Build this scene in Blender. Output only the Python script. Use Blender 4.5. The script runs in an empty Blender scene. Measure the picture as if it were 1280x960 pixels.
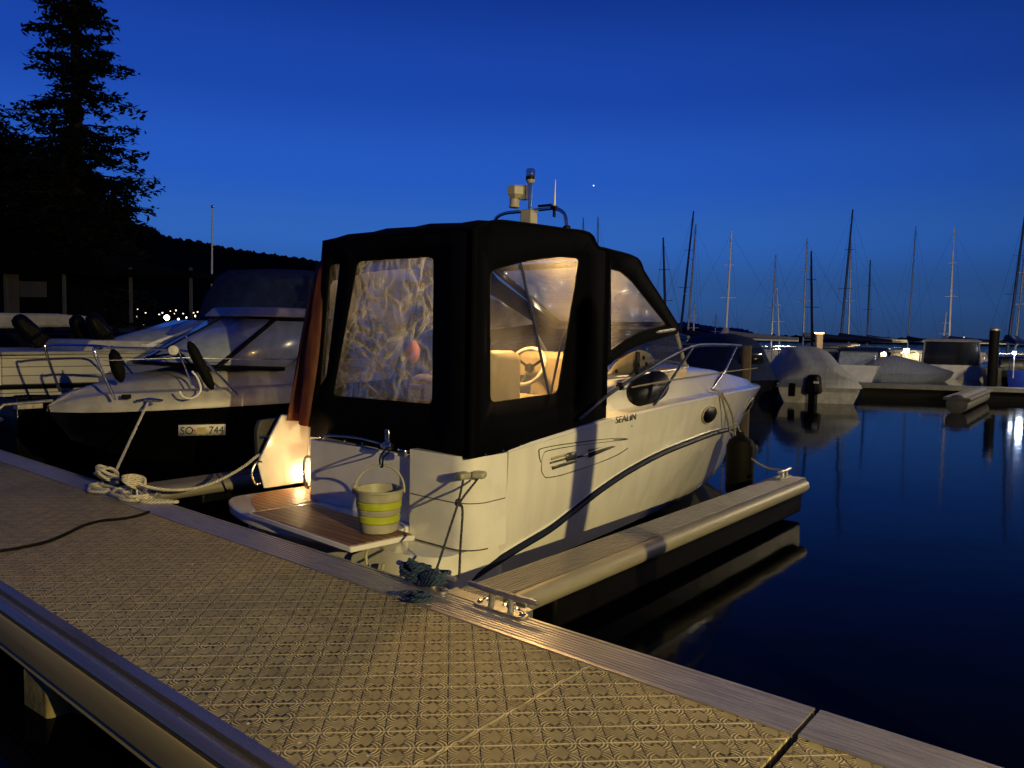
import bpy, bmesh, math, random
from mathutils import Vector, Matrix
random.seed(7)
S = bpy.context.scene
COL = S.collection
R = math.radians

# ------------------------------------------------------------------ camera
H = 1.6
cam = bpy.data.cameras.new('camera')
camo = bpy.data.objects.new('camera', cam)
COL.objects.link(camo)
S.camera = camo
cam.sensor_width = 36.0
cam.lens = 36.0 * 955 / 1280
cam.clip_start = 0.05
cam.clip_end = 6000
YAW, PITCH, ROLL = R(39.5), R(-3.75), R(1.0)
FW = Vector((-math.sin(YAW) * math.cos(PITCH), math.cos(YAW) * math.cos(PITCH), math.sin(PITCH)))
R0 = Vector((math.cos(YAW), math.sin(YAW), 0))
U0 = R0.cross(FW)
RT = R0 * math.cos(ROLL) + U0 * math.sin(ROLL)
UP = -R0 * math.sin(ROLL) + U0 * math.cos(ROLL)
CP = Vector((0, 0, H))
M = Matrix((RT, UP, -FW)).transposed().to_4x4()
M.translation = CP
camo.matrix_world = M


def ray(u, v):
    return FW + RT * ((u - 640) / 955) - UP * ((v - 480) / 955)


def PZ(u, v, z):
    d = ray(u, v)
    return CP + d * ((z - H) / d.z)


def PY(u, v, y):
    d = ray(u, v)
    return CP + d * (y / d.y)


def PX(u, v, x):
    d = ray(u, v)
    return CP + d * (x / d.x)


def PD(u, v, depth):
    return CP + ray(u, v) * depth


# ------------------------------------------------------------------ sky and lamps
W = bpy.data.worlds.new('World')
S.world = W
W.use_nodes = True


class E:
    """a node socket with arithmetic"""
    nt = None

    def __init__(self, s):
        self.s = s

    @staticmethod
    def m(op, *a):
        n = E.nt.nodes.new('ShaderNodeMath')
        n.operation = op
        for i, x in enumerate(a):
            if isinstance(x, E):
                E.nt.links.new(x.s, n.inputs[i])
            else:
                n.inputs[i].default_value = x
        return E(n.outputs[0])

    def __add__(a, b): return E.m('ADD', a, b)
    def __radd__(a, b): return E.m('ADD', b, a)
    def __sub__(a, b): return E.m('SUBTRACT', a, b)
    def __rsub__(a, b): return E.m('SUBTRACT', b, a)
    def __mul__(a, b): return E.m('MULTIPLY', a, b)
    def __rmul__(a, b): return E.m('MULTIPLY', b, a)
    def __truediv__(a, b): return E.m('DIVIDE', a, b)
    def fract(a): return E.m('FRACT', a)
    def floor(a): return E.m('FLOOR', a)
    def abs(a): return E.m('ABSOLUTE', a)
    def sqrt(a): return E.m('SQRT', a)
    def sin(a): return E.m('SINE', a)
    def min(a, b): return E.m('MINIMUM', a, b)
    def max(a, b): return E.m('MAXIMUM', a, b)
    def gt(a, b): return E.m('GREATER_THAN', a, b)
    def lt(a, b): return E.m('LESS_THAN', a, b)

    def ss(a, lo, hi, t0=0.0, t1=1.0):
        n = E.nt.nodes.new('ShaderNodeMapRange')
        n.interpolation_type = 'SMOOTHSTEP'
        E.nt.links.new(a.s, n.inputs[0])
        for i, x in zip((1, 2, 3, 4), (lo, hi, t0, t1)):
            n.inputs[i].default_value = x
        return E(n.outputs[0])


nt = W.node_tree
E.nt = nt
bg = nt.nodes['Background']
sk = nt.nodes.new('ShaderNodeTexSky')
sk.sky_type = 'NISHITA'
sk.sun_disc = False
sk.sun_elevation = R(-4)
sk.sun_rotation = R(-62)
sk.ozone_density = 6
tc = nt.nodes.new('ShaderNodeTexCoord')
sx = nt.nodes.new('ShaderNodeSeparateXYZ')
nt.links.new(tc.outputs['Generated'], sx.inputs[0])
ramp = nt.nodes.new('ShaderNodeValToRGB')
nt.links.new(sx.outputs[2], ramp.inputs[0])
cr = ramp.color_ramp
cr.interpolation = 'EASE'
stops = [(0.0, (.022, .060, .168)), (.055, (.0235, .083, .265)), (.12, (.025, .112, .43)), (.2, (.0165, .088, .455)),
         (.30, (.0095, .055, .36)), (.42, (.0048, .031, .24)), (.75, (.0050, .026, .20))]
cr.elements[0].position, cr.elements[1].position = stops[0][0], stops[-1][0]
cr.elements[0].color = stops[0][1] + (1,)
cr.elements[1].color = stops[-1][1] + (1,)
for p_, c_ in stops[1:-1]:
    e_ = cr.elements.new(p_)
    e_.color = c_ + (1,)
# the afterglow side is brighter than the opposite side
ax, ay = math.sin(R(-57)), math.cos(R(-57))
glow = (E(sx.outputs[0]) * ax + E(sx.outputs[1]) * ay).ss(.35, 1.0, .55, 1.10)
mx = nt.nodes.new('ShaderNodeVectorMath')
mx.operation = 'SCALE'
nt.links.new(ramp.outputs[0], mx.inputs[0])
nt.links.new(glow.s, mx.inputs[3])
ad = nt.nodes.new('ShaderNodeVectorMath')
ad.operation = 'MULTIPLY_ADD'
nt.links.new(sk.outputs[0], ad.inputs[0])
ad.inputs[1].default_value = (.004, .02, .06)
nt.links.new(mx.outputs[0], ad.inputs[2])
nt.links.new(ad.outputs[0], bg.inputs[0])
bg.inputs[1].default_value = 1.0

S.view_settings.view_transform = 'Standard'
S.view_settings.look = 'None'
S.view_settings.exposure = 0.0
S.view_settings.gamma = 1.0
S.cycles.max_bounces = 8
S.cycles.transparent_max_bounces = 16
S.cycles.sample_clamp_indirect = 3.0
S.cycles.use_denoising = True


def lamp(name, loc, power, col, radius, spec=1.0):
    l = bpy.data.lights.new(name, 'POINT')
    l.energy = power
    l.color = col
    l.shadow_soft_size = radius
    l.specular_factor = spec
    o = bpy.data.objects.new(name, l)
    o.location = loc
    COL.objects.link(o)
    return o


lamp('street_lamp_light', (7.8, .3, 3.65), 6500, (1.0, .77, .30), .05)

WL = -0.45   # water level; the pier deck is z = 0


# ------------------------------------------------------------------ materials
def newmat(name):
    m = bpy.data.materials.new(name)
    m.use_nodes = True
    E.nt = m.node_tree
    return m, m.node_tree, m.node_tree.nodes['Principled BSDF']


def noise(nt, scale, detail=4, coord='Object', rough=.55, stretch=None):
    tc = nt.nodes.new('ShaderNodeTexCoord')
    n = nt.nodes.new('ShaderNodeTexNoise')
    n.inputs['Scale'].default_value = scale
    n.inputs['Detail'].default_value = detail
    n.inputs['Roughness'].default_value = rough
    if stretch:
        mp = nt.nodes.new('ShaderNodeMapping')
        mp.inputs['Scale'].default_value = stretch
        nt.links.new(tc.outputs[coord], mp.inputs[0])
        nt.links.new(mp.outputs[0], n.inputs['Vector'])
    else:
        nt.links.new(tc.outputs[coord], n.inputs['Vector'])
    return E(n.outputs[0])


def bump(nt, bs, h, strength, dist=.01):
    b = nt.nodes.new('ShaderNodeBump')
    b.inputs['Strength'].default_value = strength
    b.inputs['Distance'].default_value = dist
    nt.links.new(h.s, b.inputs['Height'])
    nt.links.new(b.outputs[0], bs.inputs['Normal'])
    return b


def mixcol(nt, f, a, b):
    n = nt.nodes.new('ShaderNodeMix')
    n.data_type = 'RGBA'
    nt.links.new(f.s, n.inputs[0])
    for i, c in ((6, a), (7, b)):
        if isinstance(c, tuple):
            n.inputs[i].default_value = c + (1,)
        else:
            nt.links.new(c, n.inputs[i])
    return n.outputs[2]


def mat(name, col, rough=.5, metal=0, var=.25, scale=6, bmp=0, bscale=60, coat=0, stretch=None, spec=.5, dark=None, rvar=.15):
    m, nt, bs = newmat(name)
    n = noise(nt, scale, 5, stretch=stretch)
    lo = dark or tuple(c * (1 - var) for c in col)
    nt.links.new(mixcol(nt, n.ss(.3, .7), lo, col), bs.inputs['Base Color'])
    r = n * rvar + (rough - rvar / 2)
    nt.links.new(r.s, bs.inputs['Roughness'])
    bs.inputs['Metallic'].default_value = metal
    bs.inputs['Specular IOR Level'].default_value = spec
    if coat:
        bs.inputs['Coat Weight'].default_value = coat
        bs.inputs['Coat Roughness'].default_value = .04
    if bmp:
        bump(nt, bs, noise(nt, bscale, 4, stretch=stretch), bmp)
    return m


def emat(name, col, strength):
    m, nt, bs = newmat(name)
    bs.inputs['Base Color'].default_value = (.05, .05, .05, 1)
    bs.inputs['Emission Color'].default_value = col + (1,)
    bs.inputs['Emission Strength'].default_value = strength
    return m


MT = {}
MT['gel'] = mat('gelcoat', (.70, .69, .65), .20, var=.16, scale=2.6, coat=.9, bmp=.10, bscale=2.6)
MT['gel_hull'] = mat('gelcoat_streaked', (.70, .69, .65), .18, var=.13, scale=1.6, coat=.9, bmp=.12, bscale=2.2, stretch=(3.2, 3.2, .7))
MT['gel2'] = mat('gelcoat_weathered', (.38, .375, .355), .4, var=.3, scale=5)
MT['navy'] = mat('navy_cloth', (.0016, .0018, .0040), .9, var=.4, scale=9, bmp=.35, bscale=7, spec=.04)
MT['navy2'] = mat('blue_cloth', (.009, .017, .065), .85, var=.4, scale=5, bmp=.5, bscale=5, spec=.1)
MT['black'] = mat('black_plastic', (.003, .003, .0035), .45, var=.3, spec=.10)
MT['rubber'] = mat('black_rubber', (.0020, .0020, .0023), .7, var=.3, bmp=.2, spec=.12)
MT['steel'] = mat('stainless_steel', (.62, .62, .62), .18, 1, var=.12, scale=20)
MT['chrome_dark'] = mat('dark_rail_metal', (.045, .055, .095), .3, .7, var=.2)
MT['galv'] = mat('galvanised_steel', (.42, .41, .38), .42, .85, var=.35, scale=14, bmp=.15, bscale=40)
MT['galv_tube'] = mat('weathered_tube', (.27, .25, .19), .5, .3, var=.15, scale=5, stretch=(6, 1, 6), bmp=.12, bscale=18)
MT['finger_top'] = mat('finger_walkway', (.17, .155, .135), .5, .3, var=.35, scale=4, stretch=(14, 1, 1), bmp=.1)
MT['pontoon_top'] = mat('pontoon_planks', (.10, .10, .095), .7, var=.4, scale=3)
MT['alu'] = mat('aluminium_profile', (.46, .43, .40), .36, .62, var=.3, scale=4, stretch=(1, 14, 1), bmp=.08, bscale=60)
MT['fender_face'] = mat('fender_face_rubber', (.30, .25, .12), .5, var=.2, scale=2, stretch=(.4, 4, 4))
MT['alu_dark'] = mat('aluminium_fender_profile', (.30, .275, .235), .27, .8, var=.10, scale=3, stretch=(.4, 6, 6))
MT['conc'] = mat('float_concrete', (.20, .17, .06), .75, var=.6, scale=7, bmp=.5, bscale=25)
MT['hullblk'] = mat('dark_hull', (.0020, .0022, .0035), .25, var=.3, coat=.25, spec=.3)
MT['antifoul'] = mat('antifouling', (.012, .022, .07), .5, var=.4)
MT['rail_blue'] = mat('rub_rail_rubber', (.006, .009, .028), .55, var=.3, spec=.15)
MT['grey'] = mat('grey_plastic', (.33, .31, .27), .45, var=.2)
MT['white'] = mat('white_plastic', (.75, .74, .70), .4, var=.1)
MT['tarp'] = mat('grey_tarpaulin', (.17, .19, .22), .65, var=.25, scale=3, bmp=.9, bscale=3.2, stretch=(3, 3, .6))
MT['wood'] = mat('pile_wood', (.10, .075, .05), .85, var=.5, scale=9, stretch=(4, 4, .5), bmp=.5, bscale=22)
MT['glassd'] = mat('dark_glass', (.012, .013, .015), .06, var=.2, spec=.8, rvar=.02)
MT['ropew'] = None
MT['leaf'] = mat('foliage', (.012, .016, .010), .9, var=.5, scale=1.2, spec=.1)
MT['trunk'] = mat('bark', (.03, .024, .018), .9, var=.4)
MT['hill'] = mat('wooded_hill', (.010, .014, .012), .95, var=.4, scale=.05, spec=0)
MT['farhill'] = mat('haze_tinted_mountain', (.055, .085, .16), .95, var=.15, scale=.01, spec=0)  # blue of the distant air is put into the mountain's colour
MT['shore'] = mat('shore_ground', (.02, .022, .016), .95, var=.5, scale=.3, spec=.1)
MT['wall'] = mat('house_wall', (.085, .08, .06), .8, var=.25, scale=2)
MT['roof'] = mat('house_roof', (.004, .004, .004), .9, var=.4, spec=.05)
MT['orange'] = mat('orange_cloth', (.50, .11, .035), .7, var=.3, bmp=.3)
MT['brown'] = mat('brown_flap', (.19, .062, .03), .7, var=.5, scale=9, bmp=.7, bscale=9, stretch=(3, 3, .5))
_nt = MT['brown'].node_tree
_tl = _nt.nodes.new('ShaderNodeBsdfTranslucent')
_tl.inputs[0].default_value = (.30, .11, .045, 1)
_mx = _nt.nodes.new('ShaderNodeMixShader')
_mx.inputs[0].default_value = .5
_nt.links.new(_nt.nodes['Principled BSDF'].outputs[0], _mx.inputs[1])
_nt.links.new(_tl.outputs[0], _mx.inputs[2])
_nt.links.new(_mx.outputs[0], _nt.nodes['Material Output'].inputs[0])
MT['lime'] = mat('lime_rubber', (.37, .42, .02), .5, var=.25, scale=9)
MT['beige'] = mat('beige_plastic', (.33, .32, .235), .5, var=.3, scale=9)
MT['seat'] = mat('cream_upholstery', (.46, .36, .235), .55, var=.2, scale=4, bmp=.1, bscale=12)
MT['yellowplate'] = mat('faded_sticker', (.55, .47, .25), .6, var=.2)
MT['plate'] = mat('plate_white', (.62, .61, .56), .5, var=.15, scale=15)
MT['ink'] = mat('dark_ink', (.02, .02, .03), .5, var=.2)
MT['greyink'] = mat('grey_decal', (.055, .06, .06), .4, var=.3)
MT['tandecal'] = mat('tan_decal', (.34, .29, .14), .4, var=.2)
MT['red'] = mat('red_emblem', (.5, .03, .03), .5, var=.2)
MT['skyboat'] = mat('blue_boat_paint', (.05, .10, .45), .35, var=.2)
MT['lamp_warm'] = emat('lamp_glass_warm', (1, .66, .25), 12)
MT['lamp_hot'] = emat('lamp_glass_hot', (1, .74, .36), 160)
MT['lamp_town'] = emat('town_lamp', (1, .80, .50), 3.0)
MT['lamp_big'] = emat('town_lamp_big', (1, .80, .42), 14)
MT['lamp_blue'] = emat('lamp_cool', (.75, .85, 1), 30)
MT['star'] = emat('star', (.9, .95, 1), 2.2)


def m_rope(name, c1, c2, freq):
    m, nt, bs = newmat(name)
    uv = nt.nodes.new('ShaderNodeUVMap')
    sp = nt.nodes.new('ShaderNodeSeparateXYZ')
    nt.links.new(uv.outputs[0], sp.inputs[0])
    w = ((E(sp.outputs[0]) * freq + E(sp.outputs[1]) * 3.0) * 6.2832).sin()
    n = noise(nt, 30, 3)
    nt.links.new(mixcol(nt, (w * .3 + n).ss(.0, .8), c1, c2), bs.inputs['Base Color'])
    bs.inputs['Roughness'].default_value = .85
    bump(nt, bs, w, .8, .004)
    return m


MT['ropew'] = m_rope('rope_white', (.34, .30, .22), (.66, .62, .50), 28)
MT['ropeb'] = m_rope('rope_blue', (.004, .013, .032), (.016, .045, .09), 30)
MT['roped'] = m_rope('rope_dark', (.012, .014, .016), (.05, .055, .055), 30)
MT['ropet'] = m_rope('rope_tan', (.14, .12, .08), (.30, .27, .2), 25)


JX0 = -PZ(640, 888, 0).x - 6.0


def m_deck():
    m, nt, bs = newmat('deck_mat')
    tc = nt.nodes.new('ShaderNodeTexCoord')
    sp = nt.nodes.new('ShaderNodeSeparateXYZ')
    nt.links.new(tc.outputs['Object'], sp.inputs[0])
    x, y = E(sp.outputs[0]), E(sp.outputs[1])
    c = .126
    ca, sa = math.cos(R(44)) / c, math.sin(R(44)) / c
    p = x * ca + y * sa
    q = y * ca - x * sa
    fp, fq = p.fract(), q.fract()
    par = ((p.floor() + q.floor()) * .5).fract().gt(.25)
    # moulded ridges along the joints
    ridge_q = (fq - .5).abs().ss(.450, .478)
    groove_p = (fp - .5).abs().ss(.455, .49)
    # quarter arcs round two opposite corners, mirrored from cell to cell
    cq = fq.min(1 - fq)
    r = ((fp - .5) * (fp - .5) * .80 + cq * cq).sqrt()
    wn = nt.nodes.new('ShaderNodeTexWhiteNoise')
    wn.noise_dimensions = '2D'
    cb = nt.nodes.new('ShaderNodeCombineXYZ')
    nt.links.new(p.floor().s, cb.inputs[0])
    nt.links.new((q + .5).floor().s, cb.inputs[1])
    nt.links.new(cb.outputs[0], wn.inputs['Vector'])
    rc = E(wn.outputs[0])
    side = ((fp - .5).abs() - cq * .42).ss(.0, .08)
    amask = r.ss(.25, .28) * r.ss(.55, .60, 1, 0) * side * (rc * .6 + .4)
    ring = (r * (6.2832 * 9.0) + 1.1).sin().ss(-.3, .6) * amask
    # slots
    sxx = (fp - .5).abs()
    syy = fq.min(1 - fq)
    a = (sxx - .115) * .64 + (syy - .17) * .77
    b = (sxx - .115) * .77 - (syy - .17) * .64
    big = (fp.gt(.5) - par).abs()
    slot = a.abs().ss(.088, .115, 1, 0) * b.abs().ss(.040, .056, 1, 0)
    slot2 = slot * (rc * .6 + .4)
    nz = noise(nt, 9, 6)
    nz2 = noise(nt, 1.3, 4)
    scuff = noise(nt, 2.6, 6, rough=.7, stretch=(.5, 2.2, 1))
    fine = noise(nt, 160, 3)
    h = ridge_q * 1.2 - groove_p * 1.2 + ring * 1.5 - slot * 2.4 + fine * .12
    # each moulded tile joint
    jx = ((x + JX0) / 9.0).fract()
    joint = (jx - .5).abs().ss(.49880, .49945)
    h = h * (1 - joint) + joint * 1.1
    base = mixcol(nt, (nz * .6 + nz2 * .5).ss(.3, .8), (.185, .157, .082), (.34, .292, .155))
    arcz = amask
    base = mixcol(nt, arcz * (1 - ring) * .80, base, (.055, .045, .025))  # shade in the grooves between the arcs, put into the colour
    relief_light = mixcol(nt, (ridge_q * .75 + joint * .35 + ring * .75).min(1.0) * (nz * .6 + .5), base, (.78, .67, .40))  # highlights on ridges, joint and arcs, put into the colour
    col = mixcol(nt, slot2.max(groove_p * .42 * scuff.ss(.35, .6)), relief_light, (.012, .010, .008))
    col = mixcol(nt, scuff.ss(.53, .72) * .6, col, (.15, .125, .075))
    vo = nt.nodes.new('ShaderNodeTexVoronoi')
    vo.inputs['Scale'].default_value = 7.5
    nt.links.new(tc.outputs['Object'], vo.inputs['Vector'])
    speck = E(vo.outputs['Distance']).ss(.045, .085, 1, 0) * noise(nt, 1.9, 2).ss(.5, .6)
    col = mixcol(nt, speck, col, (.75, .70, .58))
    nt.links.new(col, bs.inputs['Base Color'])
    bs.inputs['Roughness'].default_value = .62
    bs.inputs['Specular IOR Level'].default_value = .35
    bump(nt, bs, h, 1.0, .008)
    return m


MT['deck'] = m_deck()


def m_stripes(name, axis, pitch, line, c1, c2, cl, rough=.5, scale=3, stretch=None):
    m, nt, bs = newmat(name)
    tc = nt.nodes.new('ShaderNodeTexCoord')
    sp = nt.nodes.new('ShaderNodeSeparateXYZ')
    nt.links.new(tc.outputs['Object'], sp.inputs[0])
    a = E(sp.outputs[axis]) / pitch
    l = (a.fract() - .5).abs().ss(.5 - line / pitch / 2 - .015, .5 - line / pitch / 2 + .015)
    n = noise(nt, scale, 5, stretch=stretch)
    wn = nt.nodes.new('ShaderNodeTexWhiteNoise')
    wn.noise_dimensions = '1D'
    nt.links.new(a.floor().s, wn.inputs['W'])
    base = mixcol(nt, (n * .7 + E(wn.outputs[0]) * .4).ss(.25, .85), c1, c2)
    nt.links.new(mixcol(nt, l, base, cl), bs.inputs['Base Color'])
    bs.inputs['Roughness'].default_value = rough
    bump(nt, bs, n * .3 - l, .4, .004)
    return m


MT['teak'] = m_stripes('teak_decking', 1, .070, .011, (.13, .062, .027), (.24, .12, .055), (.006, .005, .004), .5, 8, (1, 10, 1))
MT['lamplit_teak_pad'] = m_stripes('lamplit_teak_pad', 1, .070, .012, (.30, .13, .045), (.42, .20, .075), (.010, .007, .004), .5, 8, (1, 10, 1))  # teak again, with the courtesy lamp's orange glow put into the colour
MT['fender_grey'] = mat('grey_fender_board', (.055, .05, .038), .55, var=.3)
MT['planked'] = m_stripes('planked_hull', 2, .13, .012, (.38, .375, .35), (.50, .49, .465), (.06, .06, .06), .45)


def m_water():
    m, nt, bs = newmat('water')
    bs.inputs['Base Color'].default_value = (.0006, .0010, .0025, 1)
    bs.inputs['Roughness'].default_value = .07
    bs.inputs['IOR'].default_value = 1.105
    h = noise(nt, .9, 3, stretch=(1, 1, 1)) + noise(nt, 4.5, 2) * .10
    bump(nt, bs, h, .10, .06)
    return m


MT['water'] = m_water()


def m_vinyl(name, tint, gloss, rough, bscale, bstr, haze, crinkle=0):
    """clear plastic sheet: mostly see-through, crinkled, slightly milky"""
    m, nt, bs = newmat(name)
    nt.nodes.remove(bs)
    out = nt.nodes['Material Output']
    tr = nt.nodes.new('ShaderNodeBsdfTransparent')
    tr.inputs[0].default_value = tint + (1,)
    gl = nt.nodes.new('ShaderNodeBsdfGlossy')
    gl.inputs['Roughness'].default_value = rough
    gl.inputs['Color'].default_value = (.9, .9, .9, 1)
    tl = nt.nodes.new('ShaderNodeBsdfTranslucent')
    tl.inputs[0].default_value = (.52, .58, .70, 1) if crinkle else (.8, .76, .68, 1)
    df = nt.nodes.new('ShaderNodeBsdfDiffuse')
    df.inputs[0].default_value = (.45, .52, .66, 1) if crinkle else (.5, .5, .5, 1)
    tc = nt.nodes.new('ShaderNodeTexCoord')
    w = nt.nodes.new('ShaderNodeTexNoise')
    w.inputs['Scale'].default_value = bscale
    w.inputs['Detail'].default_value = 5
    w.inputs['Distortion'].default_value = 1.6
    mp = nt.nodes.new('ShaderNodeMapping')
    mp.inputs['Scale'].default_value = (1, 1, .75)
    nt.links.new(tc.outputs['Object'], mp.inputs[0])
    nt.links.new(mp.outputs[0], w.inputs['Vector'])
    b = nt.nodes.new('ShaderNodeBump')
    b.inputs['Strength'].default_value = bstr
    b.inputs['Distance'].default_value = .05
    hh = E(w.outputs[0])
    if crinkle:
        wc = nt.nodes.new('ShaderNodeVectorMath')
        wc.operation = 'MULTIPLY_ADD'
        nt.links.new(w.outputs['Color'], wc.inputs[0])
        wc.inputs[1].default_value = (.16, .16, .22)
        nt.links.new(mp.outputs[0], wc.inputs[2])
        cells, rnds = [], []
        for sc_, ft in ((8.0, 'F1'), (16.0, 'F1'), (29.0, 'F1'), (8.0, 'DISTANCE_TO_EDGE'), (19.0, 'DISTANCE_TO_EDGE')):
            v_ = nt.nodes.new('ShaderNodeTexVoronoi')
            v_.feature = ft
            v_.inputs['Scale'].default_value = sc_
            nt.links.new(wc.outputs[0], v_.inputs['Vector'])
            cells.append(E(v_.outputs['Distance']))
            if ft == 'F1':
                sr = nt.nodes.new('ShaderNodeSeparateXYZ')
                nt.links.new(v_.outputs['Color'], sr.inputs[0])
                rnds.append(E(sr.outputs[0]))
        crease = cells[3].ss(.0, .085, 1, 0)
        crease2 = cells[4].ss(.0, .10, 1, 0)
        rnd_a, rnd_b = rnds[1], rnds[0]
        facet = (cells[1] * .55 + cells[2] * .6).ss(.2, .62)
        hh = cells[0] * 1.0 + cells[1] * .7 + cells[2] * .4 + hh * .4
    nt.links.new(hh.s, b.inputs['Height'])
    for s in (gl, tl, df):
        nt.links.new(b.outputs[0], s.inputs['Normal'])
    n = noise(nt, 1.3, 1.5)
    m0 = nt.nodes.new('ShaderNodeMixShader')
    m0.inputs[0].default_value = .4
    nt.links.new(tl.outputs[0], m0.inputs[1])
    nt.links.new(df.outputs[0], m0.inputs[2])
    m1 = nt.nodes.new('ShaderNodeMixShader')
    hz = n.ss(.3, .75) * haze
    if crinkle:
        at = nt.nodes.new('ShaderNodeAttribute')
        at.attribute_name = 'crease'
        hz = (E(at.outputs['Fac']) * .40 + rnd_a * .03) * crinkle + .055
    nt.links.new(hz.s, m1.inputs[0])
    nt.links.new(tr.outputs[0], m1.inputs[1])
    nt.links.new(m0.outputs[0], m1.inputs[2])
    m2 = nt.nodes.new('ShaderNodeMixShader')
    m2.inputs[0].default_value = gloss
    nt.links.new(m1.outputs[0], m2.inputs[1])
    nt.links.new(gl.outputs[0], m2.inputs[2])
    nt.links.new(m2.outputs[0], out.inputs[0])
    return m


MT['vinyl'] = m_vinyl('clear_vinyl', (.80, .79, .77), .09, .10, 4.5, .5, .22)
MT['vinyl_milky'] = m_vinyl('milky_vinyl', (.62, .59, .54), .10, .14, 3.5, .7, .95)
MT['vinyl_crinkled'] = m_vinyl('crinkled_vinyl', (.60, .61, .64), .36, .05, 7.0, .12, .30, 1.0)
MT['glass'] = m_vinyl('window_glass', (.55, .58, .62), .14, .03, 1, .02, .02)
MT['bluescreen'] = mat('windscreen_glass', (.25, .30, .39), .26, var=.25, spec=.8, rvar=.04, coat=.4)


# ------------------------------------------------------------------ mesh helpers
class MB:
    def __init__(self):
        self.v, self.f, self.uv = [], [], {}

    def add(self, vs, fs):
        o = len(self.v)
        self.v += [tuple(p) for p in vs]
        self.f += [tuple(i + o for i in f) for f in fs]
        return self

    def box(self, c, s, rz=0, taper=1.0, rot=None):
        hx, hy, hz = s[0] / 2, s[1] / 2, s[2] / 2
        mtx = rot or Matrix.Rotation(rz, 3, 'Z')
        vs = []
        for z, k in ((-hz, 1), (hz, taper)):
            for x, y in ((-hx, -hy), (hx, -hy), (hx, hy), (-hx, hy)):
                vs.append(Vector(c) + mtx @ Vector((x * k, y * k, z)))
        return self.add(vs, [(3, 2, 1, 0), (4, 5, 6, 7), (0, 1, 5, 4), (1, 2, 6, 5), (2, 3, 7, 6), (3, 0, 4, 7)])

    def tube(self, pts, r, n=8, closed=False, caps=True):
        P = [Vector(p) for p in pts]
        k = len(P)
        rr = r if isinstance(r, (list, tuple)) else [r] * k
        T = []
        for i in range(k):
            a = P[i - 1] if (i or closed) else P[0]
            b = P[(i + 1) % k] if (i < k - 1 or closed) else P[-1]
            t = (b - a)
            T.append(t.normalized() if t.length > 1e-9 else Vector((0, 0, 1)))
        up = Vector((0, 0, 1)) if abs(T[0].z) < .9 else Vector((1, 0, 0))
        nrm = (up - T[0] * up.dot(T[0])).normalized()
        vs = []
        L = 0
        us = []
        for i in range(k):
            nrm = (nrm - T[i] * nrm.dot(T[i]))
            nrm = nrm.normalized() if nrm.length > 1e-6 else T[i].orthogonal().normalized()
            bn = T[i].cross(nrm)
            if i:
                L += (P[i] - P[i - 1]).length
            us.append(L)
            for j in range(n):
                a = 2 * math.pi * j / n
                vs.append(P[i] + (nrm * math.cos(a) + bn * math.sin(a)) * rr[i])
        fs = []
        o = len(self.f)
        for i in range(k if closed else k - 1):
            i2 = (i + 1) % k
            for j in range(n):
                j2 = (j + 1) % n
                self.uv[len(self.f) + len(fs)] = ((us[i], j / n), (us[i], (j + 1) / n), (us[i2] if i2 else L + .05, (j + 1) / n), (us[i2] if i2 else L + .05, j / n))
                fs.append((i * n + j, i * n + j2, i2 * n + j2, i2 * n + j))
        if caps and not closed:
            fs.append(tuple(range(n - 1, -1, -1)))
            fs.append(tuple((k - 1) * n + j for j in range(n)))
        return self.add(vs, fs)

    def lathe(self, prof, c, n=24, axis=None):
        c = Vector(c)
        q = Vector((0, 0, 1)).rotation_difference(Vector(axis).normalized()).to_matrix() if axis else Matrix.Identity(3)
        vs, fs = [], []
        for r, z in prof:
            for j in range(n):
                a = 2 * math.pi * j / n
                vs.append(c + q @ Vector((r * math.cos(a), r * math.sin(a), z)))
        for i in range(len(prof) - 1):
            for j in range(n):
                j2 = (j + 1) % n
                fs.append((i * n + j, i * n + j2, (i + 1) * n + j2, (i + 1) * n + j))
        if prof[0][0] > 1e-5:
            fs.append(tuple(range(n - 1, -1, -1)))
        if prof[-1][0] > 1e-5:
            fs.append(tuple((len(prof) - 1) * n + j for j in range(n)))
        return self.add(vs, fs)

    def loft(self, secs, closed=False, cap=False):
        n = len(secs[0])
        vs = [p for s in secs for p in s]
        fs = []
        for i in range(len(secs) - 1):
            for j in range(n if closed else n - 1):
                j2 = (j + 1) % n
                fs.append((i * n + j, i * n + j2, (i + 1) * n + j2, (i + 1) * n + j))
        if cap:
            fs.append(tuple(range(n - 1, -1, -1)))
            fs.append(tuple((len(secs) - 1) * n + j for j in range(n)))
        return self.add(vs, fs)

    def ball(self, c, r, n=12, sc=(1, 1, 1)):
        c = Vector(c)
        m = n // 2 + 1
        vs, fs = [], []
        for i in range(m):
            t = math.pi * i / (m - 1)
            for j in range(n):
                a = 2 * math.pi * j / n
                vs.append(c + Vector((r * sc[0] * math.sin(t) * math.cos(a), r * sc[1] * math.sin(t) * math.sin(a), r * sc[2] * math.cos(t))))
        for i in range(m - 1):
            for j in range(n):
                fs.append((i * n + j, (i + 1) * n + j, (i + 1) * n + (j + 1) % n, i * n + (j + 1) % n))
        return self.add(vs, fs)

    def extrude(self, prof, axis, a, b):
        """profile of (p, q) pairs swept along x or y from a to b"""
        def pt(t, p, q):
            return (t, p, q) if axis == 'x' else (p, t, q)
        return self.loft([[pt(a, p, q) for p, q in prof], [pt(b, p, q) for p, q in prof]], closed=True, cap=True)


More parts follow.
